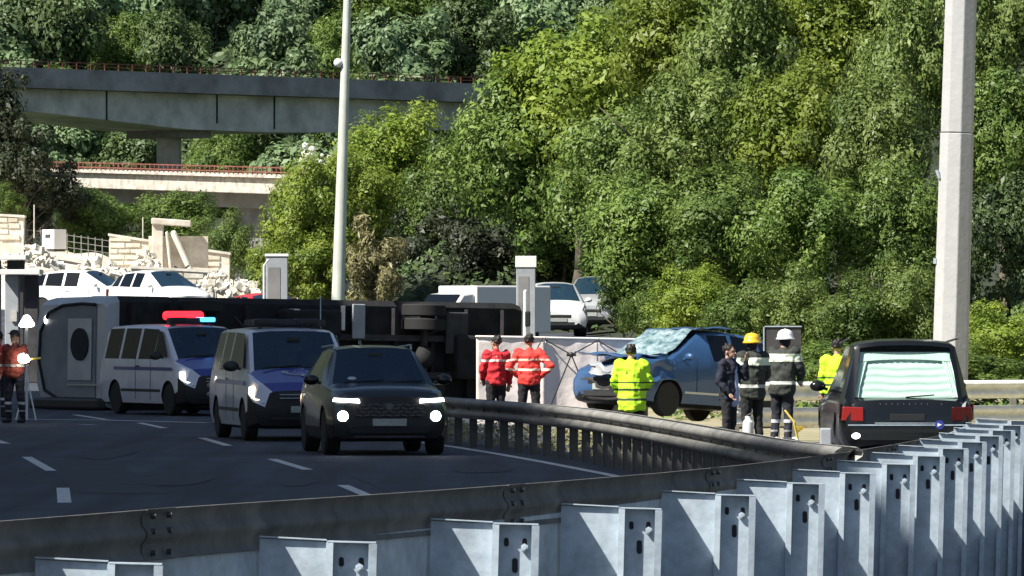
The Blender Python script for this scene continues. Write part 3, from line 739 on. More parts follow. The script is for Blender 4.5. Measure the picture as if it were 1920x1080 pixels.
def hearse():
    e = empty('hearse', (5.63, 102.7, 0), R(180+1.5), 'black hearse seen from behind with pale pleated curtains in its rear window', 'hearse')
    W = .96; rw = .98
    st = [(-2.75, hp(.40, .60, .70, .60, .76, .62, .02)), (-2.5, hp(.24, .84, .92, .68, .86, .80, .03)), (-1.9, hp(.20, .90, W, .78, .95, .86, .05)), (-1.1, prof(.20, .90, W, .80, .98, .88, 1.02, .82, .03)),
          (-.35, prof(.20, .90, W, .82, 1.0, .90, 1.60, .68, .04)), (.05, prof(.20, .90, W, .82, 1.0, .90, 1.70, .70, .05)), (.15, prof(.20, .90, W, .82, 1.0, .90, 1.71, .70, .05)), (1.6, prof(.20, .90, W, .84, 1.0, .91, 1.75, .74, .05)),
          (1.72, prof(.20, .90, W, .84, 1.0, .91, 1.75, .74, .05)), (2.15, prof(.20, .90, W, .84, 1.0, .91, 1.73, .74, .05)), (2.24, prof(.20, .90, W, .84, .99, .91, 1.72, .73, .05)), (2.275, prof(.20, .90, W, .84, .985, .905, 1.665, .72, .04)), (2.52, prof(.22, .90, .95, .84, .94, .89, .93, .82, .02)), (2.66, prof(.26, .86, .93, .78, .90, .86, .90, .80, .02)), (2.74, prof(.34, .76, .88, .62, .74, .82, .76, .76, .01))]
    def mi(i, j):
        if i == 3 and j in (7, 8): return 1
        if i in (4, 6, 8) and j == 5: return 2
        if i == 11 and j in (7, 8): return 3
        return 0
    g = bpy.data.materials.new('clear_rear_glass'); g.use_nodes = True; n = g.node_tree; b = n.nodes['Principled BSDF']; out = n.nodes['Material Output']
    b.inputs['Base Color'].default_value = (.02, .03, .03, 1); b.inputs['Roughness'].default_value = .04
    t = n.nodes.new('ShaderNodeBsdfTransparent'); t.inputs[0].default_value = (.90, .98, .95, 1); mx = n.nodes.new('ShaderNodeMixShader'); mx.inputs[0].default_value = .08
    n.links.new(t.outputs[0], mx.inputs[1]); n.links.new(b.outputs[0], mx.inputs[2]); n.links.new(mx.outputs[0], out.inputs[0])
    shell(e, st, mi, [('body', M['blackp']), ('windscreen', M['glass']), ('side_window', M['glass']), ('rear_window', g), ('wheel_arch', M['plast'])], [(-1.75, .34, .39, .6, 1.2), (1.55, .34, .39, .6, 1.2)])
    for x in (-.82, .82):
        for y in (-1.75, 1.55): wheel(e, x, y, .34, .22)
    # pleated curtain just inside the rear glass: slanted plane through (2.25,1.62) and (2.50,.97)
    bm = NB(); NX, NZ = 40, 60; rows = []
    for a in range(NZ+1):
        t = a/NZ; z = .945+.66*t; y = 2.44-.235*t; wv = .79-.135*t
        row = []
        for b_ in range(NX+1):
            u = b_/NX*2-1
            sag = .006*math.sin(u*9)+.01*math.cos(u*3)
            dep = .006*math.sin((z+sag)*2*math.pi/.105)*(.5+.5*math.cos(u*1.2))
            row.append(bm.verts.new((u*wv, y-.02+dep-.0, z)))
        rows.append(row)
    for r0, r1 in zip(rows, rows[1:]):
        for k in range(NX): bm.faces.new((r0[k], r0[k+1], r1[k+1], r1[k]))
    obj('curtain', bm, M['curtain'], e, smooth=True, ang=80)
    # gathered side drapes and a pelmet in front of the pleats
    for s in (-1, 1):
        bm = NB(); rows = []
        for a in range(25):
            t = a/24; z = .95+.62*t; y = 2.455-.235*t; row = []
            for b_ in range(13):
                u = b_/12; x0 = .79-.145*t; wdt = .10+.05*abs(t-.25)
                row.append(bm.verts.new((s*(x0-u*wdt), y+.004+.008*math.sin(u*22+t*2), z)))
            rows.append(row)
        for r0, r1 in zip(rows, rows[1:]):
            for k in range(12): bm.faces.new((r0[k], r0[k+1], r1[k+1], r1[k]))
        obj('side_drape', bm, M['curtain'], e, smooth=True, ang=80)
    bm = NB(); rows = []
    for b_ in range(31):
        u = b_/30*2-1; x = u*.655
        zt = 1.60+.0*u; zb = 1.535-.05*abs(u)**1.5+.045*(1-u*u)*0
        zlow = 1.50-.035*u*u
        rows.append([bm.verts.new((x, 2.243-.36*(z-1.55)+.006*math.sin(u*40), z)) for z in (1.605-.04*(1-u*u), zlow)])
    for r0, r1 in zip(rows, rows[1:]): bm.faces.new((r0[0], r0[1], r1[1], r1[0]))
    obj('pelmet', bm, M['curtain'], e, smooth=True)
    # rear details
    for s in (-1, 1):
        bm = NB(); poly(bm, [Vector((s*.64, 2.60, .81)), Vector((s*.93, 2.55, .82)), Vector((s*.945, 2.55, .62)), Vector((s*.64, 2.60, .61))], (0, .17, 0)); obj('tail_light', bm, M['tailon'] if s > 0 else M['tail'], e, bevel=.01)
        bm = NB(); poly(bm, [Vector((s*.945, 2.25, .86)), Vector((s*.955, 2.56, .86)), Vector((s*.96, 2.54, .63)), Vector((s*.96, 2.30, .66))], (s*.015, 0, 0)); obj('side_lamp', bm, M['tail'], e)
        mirror(e, s*.92, -.75, 1.08, M['blackp'], 1, s)
        bm = NB(); cap(bm, (s*.755, -.2, 1.72), (s*.79, 2.0, 1.80), .016); obj('roof_rail', bm, M['bolt'], e, smooth=True)
    obj('chrome_strip', Bx((0, 2.735, .585), (.95, .03, .022)), M['chrome'], e, bevel=.005)
    obj('bumper_strip', Bx((0, 2.755, .555), (1.72, .02, .016)), M['galv'], e)
    obj('number_plate', Bx((-.0, 2.745, .665), (.50, .02, .10)), M['plast'], e, bevel=.005)
    bm = NB()
    for k in range(10):
        x = -.47+k*.085 if k < 9 else -.47+k*.085+.12
        box(bm, (-x-.08, 2.705, .80), (.028, .012, .030)); box(bm, (-x-.08, 2.69, .84), (.006, .012, .06))
    obj('chrome_badge', bm, M['chrome'], e)
    bm = NB(); lathe(bm, [(-.01, .065), (.01, .065)], (-.46, 2.76, .56), 'Y', 20); st_ = obj('round_sticker', bm, M['blue'], e)
    bm = NB(); poly(bm, [Vector((-.43, 2.773, .53)), Vector((-.43, 2.773, .585)), Vector((-.495, 2.773, .56))], (0, .004, 0)); obj('sticker_mark', bm, M['white'], st_)
    bm = NB(); sph(bm, (.74, 2.72, .40), (.065, .05, .045)); obj('fog_lamp', bm, M['drl'], e, smooth=True)
    obj('rear_wiper', cap(NB(), (.0, 2.53, .955), (-.40, 2.515, .985), .010), M['rubber'], e)
hearse()

def mpv(name, loc, rot, paint, label, cat='car', tilt=0, wreck=False, sc=1.0, mats=None):
    e = empty(name, loc, 0, label, cat); e.rotation_euler = (tilt, 0, rot); e.rotation_mode = 'XYZ'
    e.scale = (sc, sc, sc)
    W = .90
    st = [(-2.15, hp(.36, .60, .68, .56, .74, .56, .02)), (-2.05, hp(.24, .78, .84, .62, .84, .72, .03)), (-1.7, hp(.20, .85, W, .72, .95, .80, .05)), (-1.25, prof(.20, .86, W, .78, 1.02, .85, 1.06, .78, .04)),
          (-.28, prof(.20, .86, W, .80, 1.05, .86, 1.56, .62, .05)), (-.12, prof(.20, .86, W, .80, 1.05, .86, 1.58, .63, .05)), (.42, prof(.20, .86, W, .82, 1.06, .86, 1.60, .64, .05)), (.52, prof(.20, .86, W, .82, 1.06, .86, 1.60, .64, .05)),
          (1.20, prof(.20, .86, W, .84, 1.08, .86, 1.56, .62, .04)), (1.28, prof(.20, .86, W, .84, 1.08, .86, 1.55, .62, .04)), (1.72, prof(.22, .84, .88, .86, 1.08, .84, 1.48, .56, .03)), (2.02, prof(.26, .80, .84, .80, 1.0, .80, 1.02, .70, .02)), (2.12, prof(.36, .70, .76, .66, .84, .72, .86, .64, .01))]
    def mi(i, j):
        if i == 3 and j in (7, 8): return 1
        if i in (5, 7, 9) and j == 5: return 2
        if i == 10 and j in (7, 8): return 3
        if j <= 1: return 5
        return 0
    shell(e, st, mi, [('body', paint), ('windscreen', M['glassb']), ('side_window', M['glass']), ('rear_window', M['glass']), ('wheel_arch', M['plast']), ('sill', M['plast'])], [(-1.36, .32, .37, .55, 1.2), (1.30, .32, .37, .55, 1.2)])
    for x in (-.78, .78):
        for y in (-1.36, 1.30): wheel(e, x, y, .32, .20)
    for s in (-1, 1):
        bm = NB(); poly(bm, [Vector((s*.42, -2.11, .66)), Vector((s*.80, -1.95, .70)), Vector((s*.84, -1.72, .84)), Vector((s*.55, -2.05, .80))], (0, -.04, .01)); obj('headlight', bm, M['lens'], e, bevel=.008)
        mirror(e, s*.87, -.95, 1.10, paint, .9, s)
        for y in (-.62, .47): obj('door_gap', Bx((s*.902, y, .77), (.004, .014, .64)), M['hole'], e)
        obj('door_handle', Bx((s*.912, .26, .92), (.02, .15, .03)), paint, e)
        bm = NB(); box(bm, (s*.84, 1.98, .88), (.10, .12, .24)); obj('tail_light', bm, M['tail'], e, bevel=.02)
        obj('side_moulding', Bx((s*.905, 0, .45), (.012, 1.9, .04)), M['silver'], e)
    obj('grille', Bx((0, -2.13, .60), (.8, .05, .12)), M['plast'], e, bevel=.02)
    obj('lower_intake', Bx((0, -2.13, .38), (1.0, .05, .12)), M['hole'], e, bevel=.02)
    plate(e, -2.165, .50)
    interior(e, .0, .98, .66)
    return e
def wreck():
    e = mpv('crashed_car', (3.2, 131.0, .16), R(-43), M['carblue'], 'crumpled blue car with shattered windscreen behind the fluorescent coat', tilt=R(-3.0), sc=1.03)
    # lifted, crumpled bonnet and torn roof skin
    rr = random.Random(4)
    def crumple(name, pts, nu, nv, amp, m, seed, thick=.012):
        a, b, c, d = [Vector(p) for p in pts]; bm = NB(); rows = []
        for i in range(nu+1):
            u = i/nu; row = []
            for j in range(nv+1):
                v = j/nv; p = a*(1-u)*(1-v)+b*u*(1-v)+c*u*v+d*(1-u)*v
                q = noise.noise_vector(Vector((u*3.5+seed, v*3.5, seed)))
                row.append(bm.verts.new(p+q*amp))
            rows.append(row)
        for r0, r1 in zip(rows, rows[1:]):
            for k in range(nv): bm.faces.new((r0[k], r0[k+1], r1[k+1], r1[k]))
        return solid(obj(name, bm, m, e, smooth=True, ang=30), thick)
    crumple('bonnet', [(-.80, -1.25, 1.10), (.80, -1.25, 1.10), (.70, -2.15, 1.06), (-.72, -2.15, 1.14)], 16, 12, .08, M['carblue'], 3.3)
    crumple('torn_roof', [(-.62, -.42, 1.62), (.62, -.42, 1.62), (.60, .60, 1.70), (-.60, .60, 1.70)], 12, 12, .06, M['carblue'], 8.1)
    crumple('crazed_glass', [(-.70, -1.22, 1.12), (.70, -1.22, 1.12), (.55, -.40, 1.62), (-.55, -.40, 1.62)], 18, 14, .05, M['crazed'], 5.7, .004)
    crumple('crushed_bumper', [(-.55, -2.16, .66), (.62, -2.22, .62), (.6, -2.15, .28), (-.55, -2.1, .25)], 14, 6, .05, M['under2'], 1.2)
    crumple('folded_wing', [(.80, -2.15, 1.0), (.92, -1.2, 1.02), (.98, -1.3, .62), (.95, -2.2, .60)], 12, 8, .09, M['carblue'], 6.4)
    crumple('hanging_trim', [(-.3, -2.25, .95), (.6, -2.35, .9), (.7, -2.45, .62), (-.2, -2.3, .70)], 10, 5, .10, M['silver'], 9.4)
    bm = NB(); sph(bm, (-.35, -.9, 1.08), (.28, .2, .22)); obj('airbag', bm, M['white'], e, smooth=True)
M['crazed'] = mat('crazed_glass', (.05, .12, .14), .25, col2=(.36, .46, .48), scale=7, bump=.6, bscale=30)
wreck()
mpv('white_car', (1.22, 200, 1.47), R(3), M['white'], 'white car facing the camera beyond the pale screens, under the leaves', sc=.95)
mpv('silver_car', (2.55, 207, 1.6), R(-8), M['silver'], 'silver car half hidden by foliage to the right of the white car', sc=1.0)
mpv('white_hatchback', (-14.9, 243, 2.0), R(62), M['white'], 'white hatchback parked in the sun above the left end of the overturned coach')
mpv('white_estate_car', (-12.0, 236, 1.95), R(35), M['white'], 'white estate car with grey windows, right of the white hatchback in the sun')
mpv('red_car', (-6.9, 196, 1.06), R(20), M['redp'], 'red car barely showing above the overturned coach next to a grey cabinet')
def box_van():
    e = empty('box_van', (-.95, 190, 1.2), R(-52), 'white box van behind the dark wheels of the overturned coach', 'van')
    obj('cargo_box', Bx((0, .6, 1.05), (1.72, 2.6, 1.28)), M['white'], e, bevel=.04)
    bm = NB(); poly(bm, [Vector((-.8, y, z)) for y, z in ((-.72, .3), (-.72, 1.5), (-1.1, 1.45), (-1.5, .95), (-2.1, .8), (-2.2, .3))], (1.6, 0, 0)); obj('cab', bm, M['white'], e, bevel=.05)
    obj('windscreen', Bx((0, -1.32, 1.22), (1.4, .03, .58), Matrix.Rotation(R(-39), 3, 'X')), M['glass'], e)
    for x in (-.74, .74):
        for y in (-1.5, 1.2): wheel(e, x, y, .32, .2)
box_van()

def coach():
    a = math.atan2(.57, .82); ca, sa = math.cos(a), math.sin(a)
    Wd, Ln, Hh = 2.52, 11.2, 3.35
    D0 = 153.; X0 = XP(196, D0)
    e = empty('overturned_coach', (0, 0, 0), 0, 'long coach lying on its side across the road with its black underside facing out', 'coach')
    Mx = Matrix(((0, ca, -sa), (0, sa, ca), (1, 0, 0)))           # columns: local X up, local Y along, local Z away
    # local corner (-Wd/2, -Ln/2, .3) -> world (X0, D0, 0)
    off = Vector((X0, D0, .02))-Mx @ Vector((-Wd/2, -Ln/2, .25))
    Mx = Matrix.Rotation(R(.85), 3, Vector((-sa, ca, 0))) @ Mx; off = Vector((X0, D0, .02))-Mx @ Vector((-Wd/2, -Ln/2, .25))
    e.matrix_world = Matrix.Translation(off) @ Mx.to_4x4()
    # body: rounded box
    pr = []
    w2 = Wd/2
    st = []
    for y, k in ((-Ln/2, .86), (-Ln/2+.10, .95), (-Ln/2+.35, 1.0), (0, 1.0), (Ln/2-.2, 1.), (Ln/2, .95)):
        st.append((y, [(0, .25), (w2*.9*k, .25), (w2*k, .36), (w2*k, 1.1), (w2*k, 1.3), (w2*.985*k, 1.55), (w2*.97*k, 2.9), (w2*.90*k, 3.2*(.5+.5*k)), (w2*.6*k, 3.4*(.5+.5*k)), (0, 3.45*(.5+.5*k))]))
    def mi(i, j):
        if i in (2, 3) and j == 5: return 2
        if j <= 1 and i > 1: return 5
        return 0
    shell(e, st, mi, [('body', M['coachg']), ('windscreen', M['glass']), ('side_window', M['glass']), ('rear_window', M['glass']), ('wheel_arch', M['plast']), ('belly', M['under'])], [(-3.3, .5, .62, .75, 1.6), (2.7, .5, .62, .75, 1.6)])
    yf = -Ln/2
    # front end: curved dark windscreen edge, paler panel with round badge ring, bumper
    bm = NB(); ring = []
    pts = [(-w2*.80, .62), (-w2*.80, 2.2), (-w2*.66, 2.75), (-.2, 3.0), (.45, 2.95), (.86, 2.6), (1.02, 2.0), (1.06, 1.2), (1.04, .62)]
    def oval(z_, x_): return Vector((x_, yf-.01, z_))
    bm = NB(); poly(bm, [Vector((x, yf-.012, z)) for x, z in pts], (0, -.02, 0)); obj('front_panel', bm, M['coachd'], e, bevel=.02)
    path = [Vector((x*1.02, yf-.05, z)) for x, z in pts]
    bm = NB()
    for p, q in zip(path, path[1:]): cap(bm, p, q, .035)
    obj('windscreen_seal', bm, M['rubber'], e, smooth=True)
    bm = NB(); poly(bm, [Vector((x, yf-.045, z)) for x, z in ((-.62, .75), (-.62, 1.75), (.75, 1.75), (.75, .75))], (0, -.02, 0)); obj('service_flap', bm, M['coachg'], e, bevel=.02)
    bm = NB(); lathe(bm, [(-.03, .30), (-.03, .36), (.03, .36), (.03, .30)], (.18, yf-.08, 1.20), 'Y', 28); hz = obj('round_ring', bm, M['hole'], e, smooth=True)
    bm = NB(); lathe(bm, [(-.02, .28), (.02, .28)], (.18, yf-.075, 1.20), 'Y', 28); obj('round_cover', bm, M['under2'], e)
    obj('pale_strip', Bx((-.72, yf-.06, 1.05), (.03, .03, 1.4)), M['silver'], e)
    obj('marker_lamp', sph(NB(), (.72, yf-.06, 2.72), (.09, .03, .045)), M['drl'], e, smooth=True)
    obj('bumper', Bx((-w2+.12, yf-.06, 1.75), (.26, .22, 3.0)), M['plast'], e, bevel=.06)
    # underside: chassis, tanks, axles with wheels, mudguards
    ch = obj('chassis', box(box(NB(), (.42, .2, .10), (.14, Ln*.92, .24)), (-.42, .2, .10), (.14, Ln*.92, .24)), M['under2'], e)
    bm = NB()
    for k in range(11): box(bm, (0, -5+k*1.0, .12), (2.2, .10, .14))
    obj('cross_members', bm, M['under'], e)
    obj('fuel_tank', Bx((.72, -.4, .02), (.62, 1.5, .5)), M['under'], e, bevel=.08)
    obj('battery_box', Bx((-.75, -1.4, .05), (.6, 1.1, .45)), M['under2'], e, bevel=.04)
    obj('gearbox', Bx((0, -3.9, .08), (.6, 1.6, .45)), M['under'], e, bevel=.1)
    obj('driveshaft', cap(NB(), (0, -3, .05), (0, 2.6, .05), .06), M['under2'], e)
    obj('engine', Bx((0, 4.2, .0), (1.0, 1.5, .6)), M['under'], e, bevel=.08)
    obj('pale_flap', Bx((.78, .85, -.12), (.78, .34, .05)), M['cabg'], e, bevel=.02)
    obj('pale_bracket', Bx((.85, .45, -.08), (.55, .10, .05)), M['scrn'], e, bevel=.01)
    obj('grey_shield', Bx((.55, 3.55, -.10), (.95, .62, .06)), M['under2'], e, bevel=.03)
    obj('air_tank', cap(NB(), (-.5, 1.0, -.05), (-.5, 2.0, -.05), .16), M['under2'], e, smooth=True)
    bm = NB(); cyl(bm, (.9, -.85, -.2), (.9, -.85, .1), .14, .14, 18); obj('filter_housing', bm, M['scrn'], e, smooth=True)
    for k, y in enumerate((-3.3, 2.7)):
        ax = obj('axle', cap(NB(), (-1.0, y, -.02), (1.0, y, -.02), .09), M['under2'], e, smooth=True)
        obj('differential', sph(NB(), (0, y, -.02), (.28, .24, .24)), M['under'], ax, smooth=True)
        for s in (-1, 1):
            for q in ((0,) if k == 0 else (0, -.32*s)):
                bm = NB(); lathe(bm, [(-.14, .30), (-.14, .46), (-.11, .50), (.11, .50), (.14, .46), (.14, .30)], (0, 0, 0), 'X', 30)
                wh = obj('wheel', bm, M['rubber'], e, smooth=True); wh.location = (s*1.06+q, y, .0)
                bm = NB(); lathe(bm, [(-.10, .30), (.10, .30), (.06, .10), (.12, .09), (.12, .01)], (0, 0, 0), 'X', 24); obj('hub', bm, M['under2'], wh, smooth=True)
    bm = NB()
    for k in range(7): cap(bm, (random.Random(k).uniform(-.9, .9), -5+k*1.3, -.04), (random.Random(k+9).uniform(-.9, .9), -4+k*1.3, -.02), .025)
    obj('pipes', bm, M['under2'], e, smooth=True)
coach()
# ------------------------------------------------------------ people
def finger_set(bm, wrist, dirv, side, curl=.5, out=None):
    """palm, four fingers of unequal length with bends, thumb from the side of the palm"""
    d = Vector(dirv).normalized()
    ref = Vector((0, -1, 0)) if abs(d.y) < .8 else Vector((1, 0, 0))
    w_ = d.cross(ref).normalized()*side; nrm = w_.cross(d).normalized()
    palm = wrist+d*.085
    cap(bm, wrist, palm, .024, .030); cap(bm, wrist+d*.02+w_*.014, palm+w_*.022, .018, .018); cap(bm, wrist+d*.02-w_*.014, palm-w_*.022, .018, .018)
    for k, (o, ln) in enumerate(((-.030, .072), (-.010, .084), (.010, .078), (.029, .060))):
        p = palm+w_*o+d*.008; dd = d
        for s, f in enumerate((.45, .32, .23)):
            q = p+dd*ln*f; cap(bm, p, q, .0095-.001*s, .0088-.001*s, 8); p = q
            dd = (dd+nrm*curl*.75*side).normalized()
    p = wrist+d*.03-w_*.028; q = p+(d*.6-w_*.8).normalized()*.04; cap(bm, p, q, .013, .011, 8); cap(bm, q, q+(d*.95-w_*.2+nrm*curl*.5*side).normalized()*.032, .0105, .009, 8)
def person(label, loc, rz, H=1.76, jacket='red', trous='dark', armL=None, armR=None, lean=0., legs=.10, head='hair', skin='skin', coat_len=.93, step=0., headturn=0., bulky=1., extra=None):
    e = empty('person', loc, rz, label, 'person'); k = H/1.76
    e.scale = (k, k, k)
    def Lx(p, z0=.95):      # lean the upper body forward (toward -Y) about the hips
        p = Vector(p)
        if p.z > z0:
            h = p.z-z0; p = Vector((p.x, p.y-math.sin(lean)*h, z0+math.cos(lean)*h))
        return p
    hip = {s: Vector((s*.095, 0, .93)) for s in (-1, 1)}
    knee = {-1: Vector((-legs*1.05, -.02-step*.6, .50)), 1: Vector((legs*1.05, -.02+step*.3, .50))}
    ank = {-1: Vector((-legs*1.15, .02-step, .09)), 1: Vector((legs*1.15, .03+step, .09))}
    sh = {s: Lx((s*.185, .01, 1.44)) for s in (-1, 1)}
    arms = {-1: armR or ((-.25, .03, 1.15), (-.25, -.06, .90)), 1: armL or ((.25, .03, 1.15), (.25, -.06, .90))}
    el = {s: Lx(arms[s][0]) for s in arms}; wr = {s: Lx(arms[s][1]) for s in arms}
    hc = Lx((0, -.02, 1.645)); nk = Lx((0, .015, 1.50))
    bm = NB()
    cap(bm, (0, 0, .96), Lx((0, 0, 1.15)), .13, .125); cap(bm, Lx((0, 0, 1.15)), Lx((0, 0, 1.36)), .125, .135)
    for s in (-1, 1):
        cap(bm, Lx((s*.07, 0, 1.30)), sh[s], .10, .065); cap(bm, sh[s], el[s], .052, .040); cap(bm, el[s], wr[s], .040, .026)
        cap(bm, hip[s], knee[s], .085, .055); cap(bm, knee[s], ank[s], .052, .036)
        cap(bm, ank[s]+Vector((0, .03, -.045)), ank[s]+Vector((s*.015, -.15, -.055)), .038, .030)
        finger_set(bm, wr[s], wr[s]-el[s], s, .45)
    cap(bm, nk-Vector((0, 0, .06)), nk+Vector((0, -.01, .06)), .056, .052)
    rt = Matrix.Rotation(headturn, 3, 'Z')
    def Hd(v): return hc+rt @ Vector(v)
    sph(bm, Hd((0, .012, .02)), (.078, .098, .10), 18); sph(bm, Hd((0, -.028, -.045)), (.056, .062, .068), 14)
    cap(bm, Hd((0, -.088, .005)), Hd((0, -.112, -.030)), .010, .015, 8)                      # nose
    sph(bm, Hd((0, -.090, -.068)), (.026, .010, .009), 8); sph(bm, Hd((0, -.078, -.100)), (.026, .018, .016), 8)  # mouth, chin
    for s in (-1, 1):
        sph(bm, Hd((s*.083, .015, -.010)), (.012, .022, .034), 8); sph(bm, Hd((s*.034, -.083, .030)), (.022, .010, .008), 8)
    body = link('body', remesh(bm, .0085, 1), M[skin], e)
    for s in (-1, 1): obj('eye', sph(NB(), Hd((s*.031, -.083, .008)), (.013, .010, .008), 8), M['hole'], body)
    # jacket
    b = bulky; bm = NB()
    cap(bm, (0, 0, coat_len), Lx((0, 0, 1.15)), .165*b, .155*b); cap(bm, Lx((0, 0, 1.15)), Lx((0, 0, 1.34)), .155*b, .16*b)
    for s in (-1, 1):
        cap(bm, Vector((s*.06, 0, coat_len)), Lx((s*.07, 0, 1.30)), .135*b, .125*b)
        cap(bm, Lx((s*.07, 0, 1.34)), sh[s], .12*b, .085*b); cap(bm, sh[s], el[s], .078*b, .062*b); cap(bm, el[s], el[s].lerp(wr[s], .93), .062*b, .048*b)
    cap(bm, Lx((0, .01, 1.40)), Lx((0, .01, 1.50)), .09, .066)
    for v in bm.verts:
        if v.co.z < coat_len-.07: v.co.z = coat_len-.07
    link('jacket', remesh(bm, .014, 1, .024, 7, len(label)), M[jacket], e)
    bm = NB()
    cap(bm, (0, .0, .92), (0, 0, 1.0), .135, .13)
    for s in (-1, 1):
        cap(bm, hip[s], knee[s], .108, .078); cap(bm, knee[s], ank[s]+Vector((0, 0, .05)), .076, .062)
    link('trousers', remesh(bm, .014, 2, .012, 8, 3+len(label)), M[trous], e)
    for s in (-1, 1):
        bm = NB(); cap(bm, ank[s]+Vector((0, .01, .06)), ank[s]+Vector((0, .02, -.03)), .056, .052); cap(bm, ank[s]+Vector((0, .03, -.042)), ank[s]+Vector((s*.015, -.17, -.048)), .048, .040)
        for v in bm.verts: v.co.z = max(v.co.z, .004)
        link('boot', remesh(bm, .012, 1), M['rubber'], e)
    if head in ('hair', 'cap'):
        bm = NB(); sph(bm, Hd((0, .026, .040)), (.090, .100, .095), 18)
        for i in range(26):
            rr = random.Random(i+len(label)); a = rr.uniform(0, 6.28); z = rr.uniform(-.05, .10); rad = math.sqrt(max(.0, 1-(z/.105)**2))
            yy = .030+.090*rad*math.sin(a)
            if yy < -.02 and z < .05: continue
            sph(bm, Hd((.082*rad*math.cos(a), yy, .038+z)), .022, 8)
        link('hair', remesh(bm, .010, 1), M['hair'], e)
        if head == 'cap':
            bm = NB(); sph(bm, Hd((0, .01, .075)), (.10, .11, .075), 18); box(bm, Hd((0, -.12, .075)), (.13, .10, .014), rt); link('cap', remesh(bm, .010, 1), M['plast'], e)
    else:
        hm = M[head]; bm = NB()
        prof_ = [(-.03, .158), (-.015, .160), (.0, .140), (.045, .136), (.090, .114), (.118, .074), (.130, .02), (.131, .001)]
        lathe(bm, prof_, (0, 0, 0), 'Z', 26); bm2 = bm
        for v in bm.verts: v.co = Hd((v.co.x*.92, v.co.y*1.06+.012, v.co.z+.035))
        hl = obj('helmet', bm, hm, e, smooth=True, ang=50)
        bm = NB(); cap(bm, Hd((0, -.13, .10)), Hd((0, .13, .10)), .012); 
        bm.free(); bm = NB()
        pth = [Hd((0, .012+.128*math.cos(t), .045+.122*math.sin(t))) for t in np.linspace(.15, math.pi-.15, 12)]
        for p, q in zip(pth, pth[1:]): cap(bm, p, q, .010)
        obj('helmet_ridge', bm, hm, hl, smooth=True)
        bm = NB(); sph(bm, Hd((0, .03, -.03)), (.088, .095, .10), 14); link('neck_guard', remesh(bm, .012, 1), M['navy'], e)
    if extra: extra(e, el, wr, sh, Lx)
    return e
def feet(x, D, z=0): return (XP(x, D), D, z)
person('worker in an orange-red jacket standing on the road at left holding a light', feet(28, 136), R(-25), 1.80, 'orange', 'trsr', legs=.13,
       armL=((.30, -.05, 1.16), (.36, -.22, 1.27)), armR=((-.30, .03, 1.16), (-.27, -.10, .95)), head='cap', skin='skind')
def torch():
    D = 135.6; c = P(44, 672, D)
    e = empty('signal_torch', c, 0, 'glaring white signal torch held by the worker at the left', 'torch')
    bm = NB(); sph(bm, (0, -.03, 0), (.115, .05, .10)); sph(bm, (.07, -.02, -.03), (.06, .04, .05)); obj('light', bm, M['flare'], e, smooth=True)
    obj('handle', cap(NB(), (.06, .02, -.02), (.32, .10, .0), .022), M['yel'], e, smooth=True)
torch()
person('person in a red jacket cut off by the left edge of the picture', feet(-2, 143), R(160), 1.76, 'red', 'trsr', armL=((.28, .05, 1.16), (.22, -.1, .98)))
def rack(e, el, wr, sh, Lx):
    bm = NB(); cap(bm, Lx((.02, .15, 1.05)), Lx((.02, .15, 1.33)), .10, .08); link('back_pouch', remesh(bm, .014, 1), M['crim'], e)
person('person in a crimson vest seen from behind, left one before the pale screen', feet(930, 125), R(198), 1.74, 'crim', 'dark', armL=((.27, .0, 1.16), (.20, -.13, .98)), armR=((-.27, .05, 1.14), (-.26, -.03, .90)), legs=.09, headturn=R(25))
person('person in a bright red jacket with hands on hips before the pale screen', feet(992, 124.5), R(176), 1.77, 'red', 'dark', armL=((.36, .08, 1.18), (.19, -.02, 1.02)), armR=((-.40, .10, 1.20), (-.20, .0, 1.02)), legs=.12, bulky=1.08)
person('person in a long fluorescent yellow-green coat seen from behind beside the blue car', feet(1185, 106.5), R(188), 1.68, 'neon', 'dark', lean=R(10), armL=((.27, -.06, 1.16), (.18, -.20, .98)), armR=((-.28, -.03, 1.16), (-.20, -.20, .98)), coat_len=.76, bulky=1.25, legs=.11)
def shirtfront(e, el, wr, sh, Lx):
    bm = NB(); cap(bm, (0, -.10, .80), Lx((0, -.10, 1.05)), .085, .085); cap(bm, Lx((0, -.10, 1.05)), Lx((0, -.09, 1.36)), .085, .07)
    link('shirt', remesh(bm, .012, 2, .008, 7), M['shirt'], e)
person('man in a dark jacket over a light blue shirt with one arm raised', feet(1366, 110), R(62), 1.66, 'navy', 'dark', armL=((.20, -.22, 1.22), (.06, -.30, 1.50)), armR=((-.27, .05, 1.15), (-.22, -.12, .95)), coat_len=.88, extra=shirtfront, bulky=1.05)
person('firefighter in a yellow helmet and dark coat with pale shoulder bands', feet(1411, 111), R(205), 1.80, 'firec', 'dark', head='yhelm', armL=((.27, -.02, 1.16), (.20, -.20, 1.0)), armR=((-.27, -.02, 1.16), (-.20, -.22, 1.0)), coat_len=.84, bulky=1.15, headturn=R(-30))
person('firefighter in a white helmet leaning over some gear', feet(1466, 113), R(150), 1.86, 'firec', 'trsr', head='whelm', lean=R(8), armL=((.26, -.12, 1.14), (.16, -.32, 1.02)), armR=((-.26, -.12, 1.14), (-.14, -.34, 1.00)), coat_len=.84, bulky=1.15, headturn=R(20))
person('person in a fluorescent jacket half hidden behind the left side of the hearse', feet(1570, 110), R(170), 1.74, 'neon', 'trsr', armR=((-.27, -.02, 1.16), (-.22, -.2, 1.0)), bulky=1.1)

